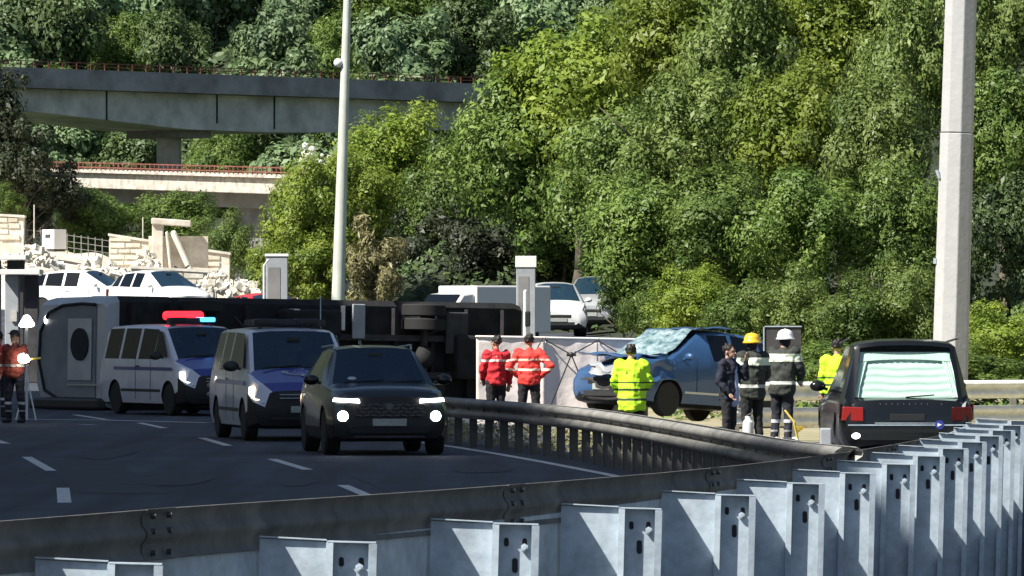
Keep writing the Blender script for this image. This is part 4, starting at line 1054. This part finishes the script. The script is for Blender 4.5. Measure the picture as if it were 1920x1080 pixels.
# ------------------------------------------------------------ screens, gear, cabinets, walls
def privacy_screens():
    for k, (x0, x1, D, lab) in enumerate(((893, 1022, 130.2, 'pale fabric privacy screen directly behind the two people in red'), (1020, 1122, 130.5, 'pale fabric privacy screen with crossed black poles between the red jacket and the blue car'), (1120, 1215, 131.0, 'pale fabric privacy screen partly behind the fluorescent coat'))):
        e = empty('privacy_screen', (0, 0, 0), 0, lab, 'screen', None)
        a = P(x0, 632+k*2, D); b = P(x1, 634+k*2, D+.25); h = 1.70
        bm = NB(); NU, NV = 24, 16; rows = []
        for i in range(NU+1):
            u = i/NU; row = []
            for j in range(NV+1):
                v = j/NV; p = a.lerp(b, u); ht = a.z+(b.z-a.z)*u
                z = ht*(1-v)-.0; bul = .06*math.sin(math.pi*u)*math.sin(math.pi*v)+.025*noise.noise(Vector((u*4+k*7, v*4, 1)))
                row.append(bm.verts.new((p.x, p.y+bul, max(.02, z))))
            rows.append(row)
        for r0, r1 in zip(rows, rows[1:]):
            for q in range(NV): bm.faces.new((r0[q], r0[q+1], r1[q+1], r1[q]))
        solid(obj('fabric', bm, M['scrn'], e, smooth=True, ang=60), .004)
        zt = a.z
        bm = NB(); cap(bm, a+Vector((0, -.01, .01)), b+Vector((0, -.01, .01)), .022); obj('top_edge', bm, M['white'] if k else M['scrn'], e, smooth=True)
        if k:
            c = a.lerp(b, .5)+Vector((0, -.28, -.30))
            bm = NB()
            for q in (a+Vector((0, -.03, -.02)), b+Vector((0, -.03, -.02)), Vector((a.x, a.y-.05, .1)), Vector((b.x, b.y-.05, .1))): cap(bm, c, q, .012)
            obj('cross_pole', bm, M['plast'], e, smooth=True)
            bm = NB(); cyl(bm, c-Vector((.09, 0, 0)), c+Vector((.09, 0, 0)), .028); sph(bm, c, .05); obj('hub', bm, M['plast'], e, smooth=True)
        else:
            bm = NB(); cap(bm, b+Vector((-.05, -.05, 0)), b+Vector((-.35, -.25, -.6)), .012); obj('guy_strap', bm, M['plast'], e)
privacy_screens()
def board():
    D = 121; a = P(1432, 612, D); b = P(1502, 662, D)
    e = empty('road_sign', (a.x+.3, D, 0), 0, 'back of a dark rectangular sign with thin pale edge behind the white helmet', 'sign')
    w_ = b.x-a.x; h = a.z-b.z
    obj('sign_panel', Bx((a.x+w_/2-e.location.x, 0, (a.z+b.z)/2), (w_, .03, h)), M['under2'], e)
    bm = NB(); box(bm, (a.x-e.location.x, -.02, (a.z+b.z)/2), (.02, .04, h+.02)); box(bm, (a.x+w_/2-e.location.x, -.02, a.z), (w_+.02, .04, .02)); obj('sign_edge', bm, M['galv'], e)
    bm = NB(); box(bm, (-.2+.15, .05, b.z/2+.2), (.06, .05, b.z+.6)); obj('sign_post', bm, M['galvold'], e)
board()
def gear():
    D = 126
    c = P(1493, 795, D); e = empty('yellow_bag', (c.x, D, 0), 0, 'small bright yellow bag on the ground under the stacked rails', 'bag')
    bm = NB(); sph(bm, (0, 0, .14), (.17, .12, .14)); sph(bm, (-.05, 0, .26), (.06, .05, .07)); link('sack', remesh(bm, .014, 2, .02, 8), M['yel'], e)
    obj('strap', cap(NB(), (-.08, -.1, .2), (.30, -.12, .12), .015), M['redp'], e, smooth=True)
    c = P(1391, 792, 111.5); e = empty('white_canister', (c.x, 108.6, 0), 0, 'white canister standing at the feet of the yellow-helmeted firefighter', 'canister')
    bm = NB(); lathe(bm, [(0, .09), (.02, .10), (.46, .085), (.50, .05), (.55, .04)], axis='Z', seg=18); obj('tank', bm, M['white'], e, smooth=True)
    obj('carry_handle', cap(NB(), (-.06, 0, .53), (.06, 0, .60), .012), M['plast'], e)
    c = P(1470, 800, 112); e = empty('hose_bundle', (c.x, 111, 0), 0, 'coiled pale hose and straps lying between the firefighters and the hearse', 'hose')
    bm = NB()
    for q in range(3):
        pts = [Vector((.22*math.cos(t)*(1-.1*q), .18*math.sin(t), .04+.05*q+.02*math.sin(3*t))) for t in np.linspace(0, 6.28, 22)]
        for p_, q_ in zip(pts, pts[1:]): cap(bm, p_, q_, .025, .025, 8)
    obj('coil', bm, M['scrn'], e, smooth=True)
    obj('loose_end', cap(cap(NB(), (.2, 0, .05), (.12, -.1, .42), .02), (.12, -.1, .42), (-.02, -.1, .60), .018), M['yel'], e, smooth=True)
    c = P(1548, 812, 96); e = empty('marker_block', (c.x, 96, 0), 0, 'pale upright marker block at the lower left of the hearse', 'marker')
    obj('block', Bx((0, 0, .36), (.16, .12, .44)), M['cabg'], e, bevel=.02); obj('foot', Bx((0, 0, .08), (.26, .2, .14)), M['plast'], e, bevel=.02)
    D = 140; e = empty('floodlight', (XP(50, D), D, 0), 0, 'white folding floodlight on a slim mast behind the worker at left', 'floodlight')
    zt = 2.2-(600-HY)*D/F
    bm = NB(); cap(bm, (0, 0, .0), (0, 0, zt), .025); cap(bm, (0, 0, .9), (-.2, -.2, 0), .015); cap(bm, (0, 0, .9), (.2, -.2, 0), .015); cap(bm, (0, 0, .9), (0, .25, 0), .015); obj('mast', bm, M['white'], e, smooth=True)
    bm = NB(); poly(bm, [Vector((x, -.05, z)) for x, z in ((-.17, zt-.12), (-.05, zt+.10), (.05, zt+.10), (.17, zt-.10), (.12, zt-.14), (-.1, zt-.15))], (0, .12, 0)); obj('lamp_head', bm, M['drl'], e, bevel=.03)
gear()
def kiosk(name, x0, x1, ytop, D, label, roof=.12, mt='cabg', cat='cabinet', over=.15, z0=None, rz=0.):
    a = P(x0, ytop, D); b = P(x1, ytop, D); g0 = gz((a.x+b.x)/2, D) if z0 is None else z0
    w_ = b.x-a.x; h = a.z-g0
    e = empty(name, ((a.x+b.x)/2, D, g0), rz, label, cat)
    obj('housing', Bx((0, 0, (h-roof)/2), (w_, w_*.8, h-roof)), M[mt], e, bevel=.02)
    obj('roof', Bx((0, 0, h-roof/2), (w_+over, w_*.8+over, roof)), M['white'], e, bevel=.01)
    bm = NB(); box(bm, (-w_*.12, -w_*.4-.006, (h-roof)*.5), (w_*.55, .012, (h-roof)*.82)); d = obj('door', bm, M['concpar'] if mt == 'cabg' else M['silver'], e)
    obj('handle', Bx((w_*.08, -w_*.4-.02, (h-roof)*.5), (.03, .03, .14)), M['chrome'], d)
    return e
kiosk('equipment_cabinet', 499, 540, 476, 178, 'tall grey cabinet with a bright flat top left of the tapered lamp post', roof=.07, over=.05)
e = empty('thin_pole', (XP(495, 176), 176, 0), 0, 'thin white pole beside the tall grey cabinet', 'pole'); obj('shaft', cap(NB(), (0, 0, 0), (0, 0, 3.35), .03), M['white'], e, smooth=True)
obj('bracket', cap(NB(), (0, 0, 3.35), (.1, 0, 3.5), .02), M['white'], e)
kiosk('equipment_cabinet', 968, 1004, 480, 182, 'pale cabinet on the verge at the edge of the big trees, above the white car', roof=.3, mt='cabg', over=.05)
e = empty('signal_mast', (XP(985, 178), 178, gz(.3, 178)), 0, 'blue-white mast standing against the pale cabinet beside the white car', 'mast')
bm = NB(); cap(bm, (0, 0, 0), (0, 0, 2.2), .05); obj('shaft', bm, M['white'], e, smooth=True)
obj('signal_head', Bx((.06, -.05, 1.5), (.14, .14, .4)), M['plast'], e, bevel=.03)
obj('base_housing', Bx((.0, 0, .5), (.42, .3, .95)), M['cabg'], e, bevel=.08)
def shelter(x0, x1, yt, D, label):
    a = P(x0, yt, D); b = P(x1, yt, D); w_ = b.x-a.x; g0 = gz(a.x, D); h = a.z-g0
    e = empty('shelter', ((a.x+b.x)/2, D, g0), 0, label, 'shelter')
    obj('roof', Bx((0, 0, h-.07), (w_, 1.4, .13)), M['white'], e, bevel=.01)
    for x, m in ((-.22, 'cabg'), (.26, 'under2')): obj('post', Bx((w_*x, 0, (h-.14)/2), (w_*.34, .5, h-.14)), M[m], e, bevel=.02)
    obj('notice_board', Bx((-w_*.16, -.29, (h-.14)*.62), (.14, .05, .28)), M['conc'], e)
shelter(2, 78, 505, 176, 'grey shelter with a flat white roof and two thick posts at the left edge')
shelter(-40, 52, 478, 186, 'second grey shelter with a flat pale roof, rising behind the one at the left edge')
def wall(name, x0, x1, y0a, y0b, yb, D, label, m='stone', th=1.0, cat='wall', cop=True):
    a = P(x0, y0a, D); b = P(x1, y0b, D); bt = P(x0, yb, D).z
    e = empty(name, (a.x, D, bt), 0, label, cat); w_ = b.x-a.x
    bm = NB(); poly(bm, [Vector((0, 0, -1)), Vector((0, 0, a.z-bt)), Vector((w_, 0, b.z-bt)), Vector((w_, 0, -1))], (0, th, 0)); obj('masonry', bm, M[m], e)
    bm = NB(); rr = random.Random(x0)
    z = .1
    for r_ in range(12):
        x = 0
        while x < w_-.12:
            l_ = rr.uniform(.35, .9); top = (a.z-bt)+(b.z-a.z)*(x+l_/2)/w_
            if z+.12 < top and x+l_ < w_: box(bm, (x+l_/2, -.02, z+.06), (l_-.05, rr.uniform(.04, .12), rr.uniform(.12, .2)))
            x += l_
        z += .24
    obj('face_stones', bm, M[m], e)
    if cop:
        bm = NB(); poly(bm, [Vector((-.05, -.08, a.z-bt)), Vector((-.05, -.08, a.z-bt+.1)), Vector((w_+.05, -.08, b.z-bt+.1)), Vector((w_+.05, -.08, b.z-bt))], (0, th+.15, 0)); obj('coping', bm, M['concpale'], e)
    return e
wall('stone_wall', 205, 292, 442, 456, 500, 284, 'coursed stone wall left of the bright upright pillar')
wall('stone_wall', 350, 430, 466, 478, 524, 283, 'weathered stone wall right of the slanting props')
wall('stone_wall', 246, 405, 503, 512, 560, 262, 'low sunlit stone wall in front, just above the coach roofline')
wall('stone_wall', -60, 44, 402, 408, 452, 288, 'pale stone wall at the far left edge below the dark tree')
wall('stone_wall', 60, 245, 512, 508, 560, 264, 'long low cream wall behind the parked white cars')
def pillar():
    D = 280; a = P(288, 418, D); b = P(304, 505, D); w_ = b.x-a.x
    e = empty('stone_pillar', ((a.x+b.x)/2, D, b.z), 0, 'bright upright pillar with an overhanging broken slab', 'pillar')
    obj('shaft', Bx((0, 0, (a.z-b.z)/2-.3), (w_*1.3, .5, a.z-b.z+.6)), M['concpale'], e, bevel=.03)
    bm = NB(); box(bm, (.55, 0, a.z-b.z+.02), (1.6, .8, .26), Matrix.Rotation(R(4), 3, 'Y')); obj('slab', bm, M['concpale'], e, bevel=.04)
    obj('backing_wall', Bx((.8, .7, (a.z-b.z)*.36), (2.4, .4, (a.z-b.z)*.72)), M['stone'], e)
    for (x0, y0, x1, y1, r, lab) in ((313, 437, 322, 524, .07, 'steep pale prop leaning beside the upright pillar'), (326, 438, 368, 532, .13, 'thick pale slanting prop right of the steeper one')):
        p = P(x0, y0, D-1); q = P(x1, y1, D-1); pe = empty('prop', q, 0, lab, 'prop'); o = obj('strut', cap(NB(), (0, 0, 0), p-q, r*.9, r), M['concpale'], pe, smooth=True)
        obj('foot_block', Bx((0, 0, 0), (.4, .4, .16)), M['conc'], pe)
    pe = empty('digger_arm', P(342, 545, 272), 0, 'dark mechanical arm sticking up between the props and the low wall', 'digger')
    bm = NB(); cap(bm, (-.15, 0, 0), (-.05, 0, .75), .10, .06); cap(bm, (-.05, 0, .75), (.25, 0, .98), .05, .03); cap(bm, (-.05, 0, .75), (-.3, 0, .95), .04, .03); obj('arm', bm, M['hole'], pe, smooth=True)
    obj('cab', Bx((-.1, .2, -.1), (.9, .7, .7)), M['under2'], pe, bevel=.05)
pillar()
def cab_white():
    D = 284; a = P(79, 431, D); b = P(124, 468, D)
    e = empty('site_cabinet', ((a.x+b.x)/2, D, b.z), R(-42), 'white cube-shaped cabinet perched on the sunlit slope', 'cabinet')
    s = (b.x-a.x)/1.38; obj('housing', Bx((0, 0, .42), (s, s, .8)), M['white'], e, bevel=.02); obj('vent', Bx((0, -s/2-.01, .55), (s*.4, .02, .14)), M['under2'], e); obj('plinth', Bx((0, 0, -.02), (s*.9, s*.9, .12)), M['under2'], e)
    for i, (x0, x1, ya, yb, Dd, lab) in enumerate(((126, 205, 441, 452, 286, 'wire fence between the white cube cabinet and the coursed stone wall'), (430, 478, 498, 520, 284, 'leaning wire fence right of the weathered stone wall'), (0, 76, 424, 434, 289, 'wire fence at the far left in front of the dark tree'))):
        p = P(x0, ya, Dd); q = P(x1, yb, Dd); e = empty('wire_fence', p, 0, lab, 'fence')
        bm = NB(); d = q-p
        for t in np.linspace(0, 1, 7): cap(bm, d*t+Vector((0, 0, -.75)), d*t+Vector((0, 0, .06)), .02)
        obj('post', bm, M['galvmid'], e)
        bm = NB()
        for z in (0, -.25, -.5): cap(bm, Vector((0, 0, z)), d+Vector((0, 0, z)), .014)
        obj('wire', bm, M['galvmid'], e)
    for (x, y0, y1, D, lab) in ((64, 385, 432, 287, 'thin upright stake beside the wire fence at the far left'), (268, 408, 450, 286, 'thin twin rods standing behind the coursed stone wall')):
        p = P(x, y1, D); q = P(x, y0, D); e = empty('stake', p, 0, lab, 'stake'); obj('rod', cap(NB(), (0, 0, -.3), q-p, .025), M['concpale'], e)
cab_white()

def heap(x0, x1, ytop, yb, D, seed, label):
    a = P(x0, yb, D); b = P(x1, yb, D); H = P(x0, ytop, D).z-a.z; rr = random.Random(seed); w_ = b.x-a.x
    e = empty('rubble_heap', ((a.x+b.x)/2, D, a.z), 0, label, 'rubble')
    for nm, m, n in (('stones', M['stone'], 60), ('slabs', M['concpale'], 26)):
        bm = NB()
        for k in range(n):
            u = rr.uniform(-1, 1); h = H*(1-abs(u)**1.6)*rr.uniform(.0, 1.); s_ = rr.uniform(.10, .34)*(1 if nm == 'stones' else 1.3)
            rot = Matrix.Rotation(rr.uniform(0, 3), 3, Vector((rr.random(), rr.random(), rr.random())).normalized())
            box(bm, (u*w_/2, rr.uniform(-.6, .6)-(H-h)*.5, h), (s_, s_*rr.uniform(.5, 1), s_*(rr.uniform(.4, .9) if nm == 'stones' else .22)), rot)
        obj(nm, bm, m, e, bevel=.02)
heap(120, 250, 486, 520, 258, 1, 'heap of pale rubble on the slope behind the parked white cars')
heap(250, 300, 470, 505, 276, 2, 'small rubble heap at the left foot of the upright pillar')
heap(368, 440, 508, 548, 255, 3, 'rubble heap below the weathered stone wall')
heap(430, 492, 525, 556, 250, 4, 'low reddish-white rubble heap left of the tall grey cabinet')
heap(0, 120, 462, 500, 262, 5, 'long rubble heap below the white cube cabinet')

_rr = random.Random(12)
_kinds = [('carblue', 'bent blue body fragment'), ('silver', 'torn pale metal fragment'), ('plast', 'black plastic fragment')]
for k, (px, D, what) in enumerate(((1045, 124, 0), (1068, 121, 1), (1105, 119, 2), (1130, 117, 1), (1215, 118, 2), (1290, 117, 1))):
    m, wd = _kinds[what]; e = empty('car_fragment', (XP(px, D), D, .0), _rr.uniform(0, 3), wd+(' lying left of the wreck, farther back', ' lying just left of the crushed blue nose', ' on the ground below the blue car nose', ' left of the fluorescent coat', ' right of the fluorescent coat', ' under the blue car door')[k], 'fragment')
    bm = NB(); rows = []
    for i in range(6):
        rows.append([bm.verts.new(Vector((i*.09-.2, j*.07-.15, .12+.1*_rr.uniform(-1, 1)))) for j in range(5)])
    for r0, r1 in zip(rows, rows[1:]):
        for q in range(4): bm.faces.new((r0[q], r0[q+1], r1[q+1], r1[q]))
    solid(obj('panel_piece', bm, M[m], e), .01)
# ------------------------------------------------------------ vegetation
def crown_mesh(name, seed, n, leaf, lobes=46, flat=1.0, elong=1.7, spread=(.30, 1.0), crad=(.13, .36)):
    rs = np.random.RandomState(seed)
    v = rs.normal(size=(lobes, 3)); v /= np.linalg.norm(v, axis=1)[:, None]
    rad = rs.uniform(spread[0], spread[1], lobes)[:, None]; cc = v*rad; cc[:, 2] *= flat; cc += rs.normal(size=(lobes, 3))*.06
    cr = rs.uniform(crad[0], crad[1], lobes); ct = rs.uniform(0, 1, lobes)
    idx = rs.choice(lobes, n, p=cr**2/np.sum(cr**2))
    d = rs.normal(size=(n, 3)); d[:, 2] += .35; d /= np.linalg.norm(d, axis=1)[:, None]
    r = cr[idx]*rs.uniform(.55, 1.08, n)
    wob = 1+.25*np.sin(d[:, 0]*7+idx)*np.cos(d[:, 2]*6+idx*2)
    pos = cc[idx]+d*(r*wob)[:, None]
    nrm = d*1.0+v[idx]*.45+rs.normal(size=(n, 3))*.42; nrm[:, 2] += .25; nrm /= np.linalg.norm(nrm, axis=1)[:, None]
    t = np.cross(nrm, rs.normal(size=(n, 3))); t /= np.linalg.norm(t, axis=1)[:, None]; b = np.cross(nrm, t)
    s = leaf*(rs.uniform(.5, 1.0, n)+.9*(rs.uniform(0, 1, n) > .88))[:, None]
    A_ = pos-t*s*elong*.5; B2 = pos+b*s*.42+nrm*s*.10; C2 = pos+t*s*elong*.5-nrm*s*.15; D2 = pos-b*s*.42+nrm*s*.10
    co = np.stack([A_, B2, C2, D2], 1).reshape(-1, 3)
    me = bpy.data.meshes.new(name); me.vertices.add(4*n); me.vertices.foreach_set('co', co.ravel())
    me.loops.add(4*n); me.loops.foreach_set('vertex_index', np.arange(4*n)); me.polygons.add(n)
    me.polygons.foreach_set('loop_start', np.arange(0, 4*n, 4)); me.update(calc_edges=True)
    at = me.attributes.new('tint', 'FLOAT', 'FACE'); tv = np.clip(ct[idx]*.65+rs.uniform(0, .45, n), 0, 1).astype(np.float32); at.data.foreach_set('value', tv)
    return me
def trunk_mesh(seed):
    rr = random.Random(seed); bm = NB()
    p = Vector((0, 0, 0)); r = .055
    for k in range(5):
        q = p+Vector((rr.uniform(-.05, .05), rr.uniform(-.05, .05), .22)); cap(bm, p, q, r, r*.82, 8); 
        if k >= 2:
            for j in range(3):
                a = rr.uniform(0, 6.28); l_ = rr.uniform(.3, .5); e1 = q+Vector((math.cos(a)*l_*.6, math.sin(a)*l_*.6, l_*.5)); cap(bm, q, e1, r*.45, r*.22, 6)
                e2 = e1+Vector((math.cos(a+.5)*.2, math.sin(a+.5)*.2, .18)); cap(bm, e1, e2, r*.22, r*.08, 6)
        p = q; r *= .82
    bmesh.ops.recalc_face_normals(bm, faces=bm.faces)
    me = bpy.data.meshes.new('trunk'); bm.to_mesh(me); bm.free(); me.shade_smooth(); me.materials.append(M['bark']); return me
TR = [trunk_mesh(i) for i in range(3)]
CM = {}
def crowns(kind, key, seeds, **kw):
    out = []
    for s in seeds:
        me = crown_mesh('crown', s, **kw); me.materials.append(L[kind]); out.append(me)
    CM[key] = out
crowns('yg', 'yg', (1, 2, 3, 21), n=26000, leaf=.042, lobes=85)
crowns('ol', 'ol', (4, 5, 6, 24), n=26000, leaf=.040, lobes=85)
crowns('gr', 'gr', (7, 8, 9, 27), n=26000, leaf=.042, lobes=85)
crowns('dk', 'dk', (10, 11), n=12000, leaf=.055)
crowns('bl', 'bl', (12, 13, 14), n=9000, leaf=.075, lobes=50)
crowns('dry', 'dry', (15,), n=9000, leaf=.05, elong=3.)
crowns('wh', 'wh', (16,), n=1500, leaf=.12, lobes=8)
crowns('shadeleaf', 'shadeleaf', (17,), n=12000, leaf=.055)
TN = [0]
def tree(key, px, py, D, rx, rz_, label, group=None, name='tree', cat='tree', base=None):
    TN[0] += 1; k = TN[0]; rr = random.Random(k*7)
    c = P(px, py, D); s = D/F; RX = rx*s; RZ = rz_*s
    g0 = gz(c.x, D) if base is None else base
    g0 = min(g0, c.z-RZ*.5)
    e = empty(name, (c.x, D, g0), 0, label, cat, group)
    me = CM[key][k % len(CM[key])]
    o = link('crown', me, None, e); o.location = (0, 0, c.z-g0); o.scale = (RX, RX*.95, RZ); o.rotation_euler = (0, 0, rr.uniform(0, 6.28))
    h = max(.4, c.z-g0+RZ*.2)
    t = bpy.data.objects.new('trunk', TR[k % 3]); C.objects.link(t); t.parent = e; t.scale = (h*.55, h*.55, h/1.75); t.rotation_euler = (0, 0, rr.uniform(0, 6.28))
    return e
# big wood on the right, far rows first
for row in [
    ('yg', 1090, 190, 212, 190, 165, 'rounded yellow-green tree at the left shoulder of the big wood'),
    ('yg', 1285, 70, 180, 165, 150, 'tallest bright yellow-green crown left of centre of the big wood'),
    ('ol', 1400, 130, 176, 130, 190, 'grey-green tall tree in the top middle of the big wood'),
    ('yg', 1590, 60, 177, 160, 150, 'bright yellow-green crown at the top left of the concrete pole'),
    ('ol', 1720, 120, 172, 110, 170, 'olive tree directly left of the upper concrete pole'),
    ('ol', 1880, 60, 176, 120, 160, 'olive crown in the top right corner beyond the pole'),
    ('gr', 990, 290, 213, 150, 150, 'mid-green tree at the left end of the big wood, above the pale cabinet'),
    ('gr', 1170, 330, 204, 140, 140, 'leafy green tree below the rounded yellow-green one'),
    ('ol', 1310, 280, 168, 140, 150, 'olive-brown tree in the heart of the big wood'),
    ('yg', 1480, 270, 167, 130, 140, 'yellowish tree with fine twigs in the middle of the big wood'),
    ('ol', 1640, 290, 164, 130, 150, 'dense olive tree left of the middle of the concrete pole'),
    ('gr', 1880, 250, 171, 110, 130, 'green tree right of the middle of the concrete pole'),
    ('gr', 1060, 420, 214, 130, 115, 'green bushy tree above the silver car'),
    ('gr', 1200, 450, 160, 125, 115, 'green shrubby tree above and behind the blue car roof'),
    ('gr', 1350, 430, 158, 130, 115, 'broad green bushy tree right above the blue car'),
    ('gr', 1510, 430, 156, 125, 120, 'green bushy tree above the helmeted firefighters'),
    ('shadeleaf', 1440, 520, 160, 150, 80, 'deep green shaded tree low in the middle of the big wood'),
    ('gr', 1690, 440, 156, 110, 125, 'green bushy tree hugging the lower concrete pole'),
    ('dk', 1890, 470, 158, 100, 130, 'dark green bushy tree low at the right edge'),
    ('dk', 1170, 560, 160, 60, 60, 'small dark bush beside the silver car'),
]: tree(*row)
for row in [
    ('gr', 1225, 590, 152, 70, 55, 'low bush touching the windscreen side of the blue car'),
    ('yg', 1300, 580, 150, 90, 75, 'low yellow-green bush just above the blue car roof'),
    ('gr', 1400, 600, 149, 85, 70, 'low green bush behind the man in the blue shirt'),
    ('ol', 1490, 590, 148, 90, 80, 'low olive bush behind the dark sign'),
    ('gr', 1590, 610, 147, 95, 80, 'low green bush behind the roof of the hearse'),
    ('ol', 1700, 590, 147, 85, 90, 'low olive bush at the foot of the concrete pole'),
    ('yg', 1870, 640, 146, 90, 65, 'low yellow-green bush right of the concrete pole above the rails'),
    ('gr', 1560, 690, 142, 110, 50, 'strip-like green bush behind the upper rail left of the hearse'),
    ('gr', 1810, 700, 142, 120, 45, 'green bush low behind the upper rail right of the hearse'),
    ('ol', 1420, 690, 142, 90, 50, 'olive bush low behind the helmeted firefighters'),
]: tree(*row, name='bush', cat='bush')
# trees left of the big wood, behind the lamp post
for row in [
    ('gr', 900, 300, 232, 85, 85, 'green tree between the big wood and the end of the grey viaduct'),
    ('yg', 735, 320, 232, 115, 105, 'bright green tree immediately right of the slim lamp post'),
    ('gr', 850, 400, 224, 110, 110, 'full green tree in front of the bright green one'),
    ('yg', 585, 415, 210, 98, 112, 'bright yellow-green tree immediately left of the slim lamp post'),
    ('yg', 590, 485, 209, 85, 75, 'full green tree low behind the slim lamp post'),
    ('yg', 665, 400, 212, 85, 100, 'bright green tree directly behind the slim lamp post'),
    ('yg', 540, 500, 222, 75, 70, 'small yellow-green tree behind the tall grey cabinet'),
    ('shadeleaf', 780, 500, 218, 110, 100, 'dark shaded tree behind the overturned coach'),
    ('shadeleaf', 900, 500, 216, 100, 110, 'very dark tree above the white box van'),
    ('shadeleaf', 1000, 520, 216, 80, 80, 'dark tree behind the pale cabinet and mast'),
]: tree(*row)
for row in [('dry', 700, 500, 208, 62, 80, 'dry straw-coloured bush behind the wheels of the coach'), ('dry', 612, 535, 210, 45, 55, 'small dry yellowish bush left of the lamp post foot'),
            ('wh', 575, 290, 214, 26, 24, 'white-blossomed bush top left of the lamp post'), ('wh', 606, 300, 214, 16, 14, 'small white blossom cluster touching the lamp post'),
            ('wh', 572, 322, 214, 20, 12, 'lowest white blossom cluster over the end of the low bridge')]: tree(*row, name='bush', cat='bush')
# left side
for row in [
    ('shadeleaf', -20, 230, 300, 90, 110, 'dark tree cut by the left edge, highest of the dark ones'),
    ('shadeleaf', 40, 310, 298, 80, 80, 'dark tree in front of the left end of the low bridge'),
    ('shadeleaf', 110, 360, 302, 60, 60, 'small dark tree touching the low bridge'),
    ('gr', 5, 385, 296, 45, 35, 'small bright green tree at the far left edge'),
    ('shadeleaf', 65, 415, 300, 45, 45, 'dark round tree above the white cube cabinet'),
    ('gr', 185, 420, 304, 90, 65, 'soft green tree below the left half of the low bridge'),
    ('gr', 335, 415, 306, 85, 60, 'pale green tree behind the bright upright pillar'),
    ('gr', 430, 470, 300, 55, 65, 'green tree right of the weathered stone wall'),
    ('dk', 480, 540, 270, 40, 50, 'dark bush left of the tall grey cabinet'),
    ('dk', 260, 470, 302, 60, 30, 'dark bush peeping over the coursed stone wall'),
]: tree(*row)
# hillside wood behind the viaducts
HG = 'trees of the hillside wood behind the viaducts'; HL = 'bluish green tree of the dense hillside wood behind the grey viaduct'
rr = random.Random(5)
for D in (438, 448, 460, 470, 480, 492):
    s = D/F; n = 11
    for i in range(n):
        X = -35+i*4.6+rr.uniform(-1.4, 1.4)+(2 if D % 20 else 0); Dd = D+rr.uniform(-4, 4)
        if X > 14: continue
        g0 = gz(X, Dd); r = rr.uniform(2.6, 4.1); zc = g0+r*1.0
        px = 960+X*F/Dd; py = HY-(zc-CH)*F/Dd
        if py < -170: continue
        key = rr.choice(['bl', 'bl', 'bl', 'gr', 'dk'])
        tree(key, px, py, Dd, r*F/Dd, r*rr.uniform(.9, 1.25)*F/Dd, HL, HG)
# undergrowth carpet on the banks
def carpet(name, kind, n, region, leaf, seed, label):
    rs = random.Random(seed); vs_, fs, tv = [], [], []
    while len(fs) < n:
        X, D = region(rs); z = gz(X, D)
        if D > 140 and z < .3 and X < 3: continue
        if kind == 'dry' and noise.noise(Vector((X*1.5, D*.5, 0))) < -.05: continue
        c = Vector((X, D, z+rs.uniform(0, .35))); nn = Vector((rs.gauss(0, .6), rs.gauss(-.5, .6), 1)).normalized()
        t = nn.orthogonal().normalized(); t.rotate(Matrix.Rotation(rs.uniform(0, 6.28), 3, nn)); b = nn.cross(t); s = leaf*rs.uniform(.5, 1.3)
        i = len(vs_); vs_ += [c-t*s, c+b*s*.45, c+t*s, c-b*s*.45]; fs.append((i, i+1, i+2, i+3)); tv.append(rs.random())
    me = bpy.data.meshes.new(name); me.from_pydata([v[:] for v in vs_], [], fs); at = me.attributes.new('tint', 'FLOAT', 'FACE'); at.data.foreach_set('value', tv)
    tag(link(name, me, L[kind]), label, 'undergrowth', kind='stuff')
carpet('undergrowth', 'gr', 26000, lambda r: (r.uniform(3, 16), r.uniform(139.5, 175)), .10, 1, 'leafy green undergrowth covering the bank below the big wood')
carpet('undergrowth', 'dk', 12000, lambda r: (r.uniform(-6, 3), r.uniform(212, 245)), .14, 2, 'dark undergrowth on the slope behind the overturned coach')
carpet('undergrowth', 'dk', 30000, lambda r: (r.uniform(-36, 20), r.uniform(400, 500)), .42, 3, 'dark undergrowth on the hillside between the viaducts')

carpet('weeds', 'dry', 5200, lambda r: (lambda d: (interp(d, MB)+r.uniform(.35, 1.5), d))(r.uniform(76, 126)), .05, 4, 'dry weeds and litter along the foot of the curved guardrail')
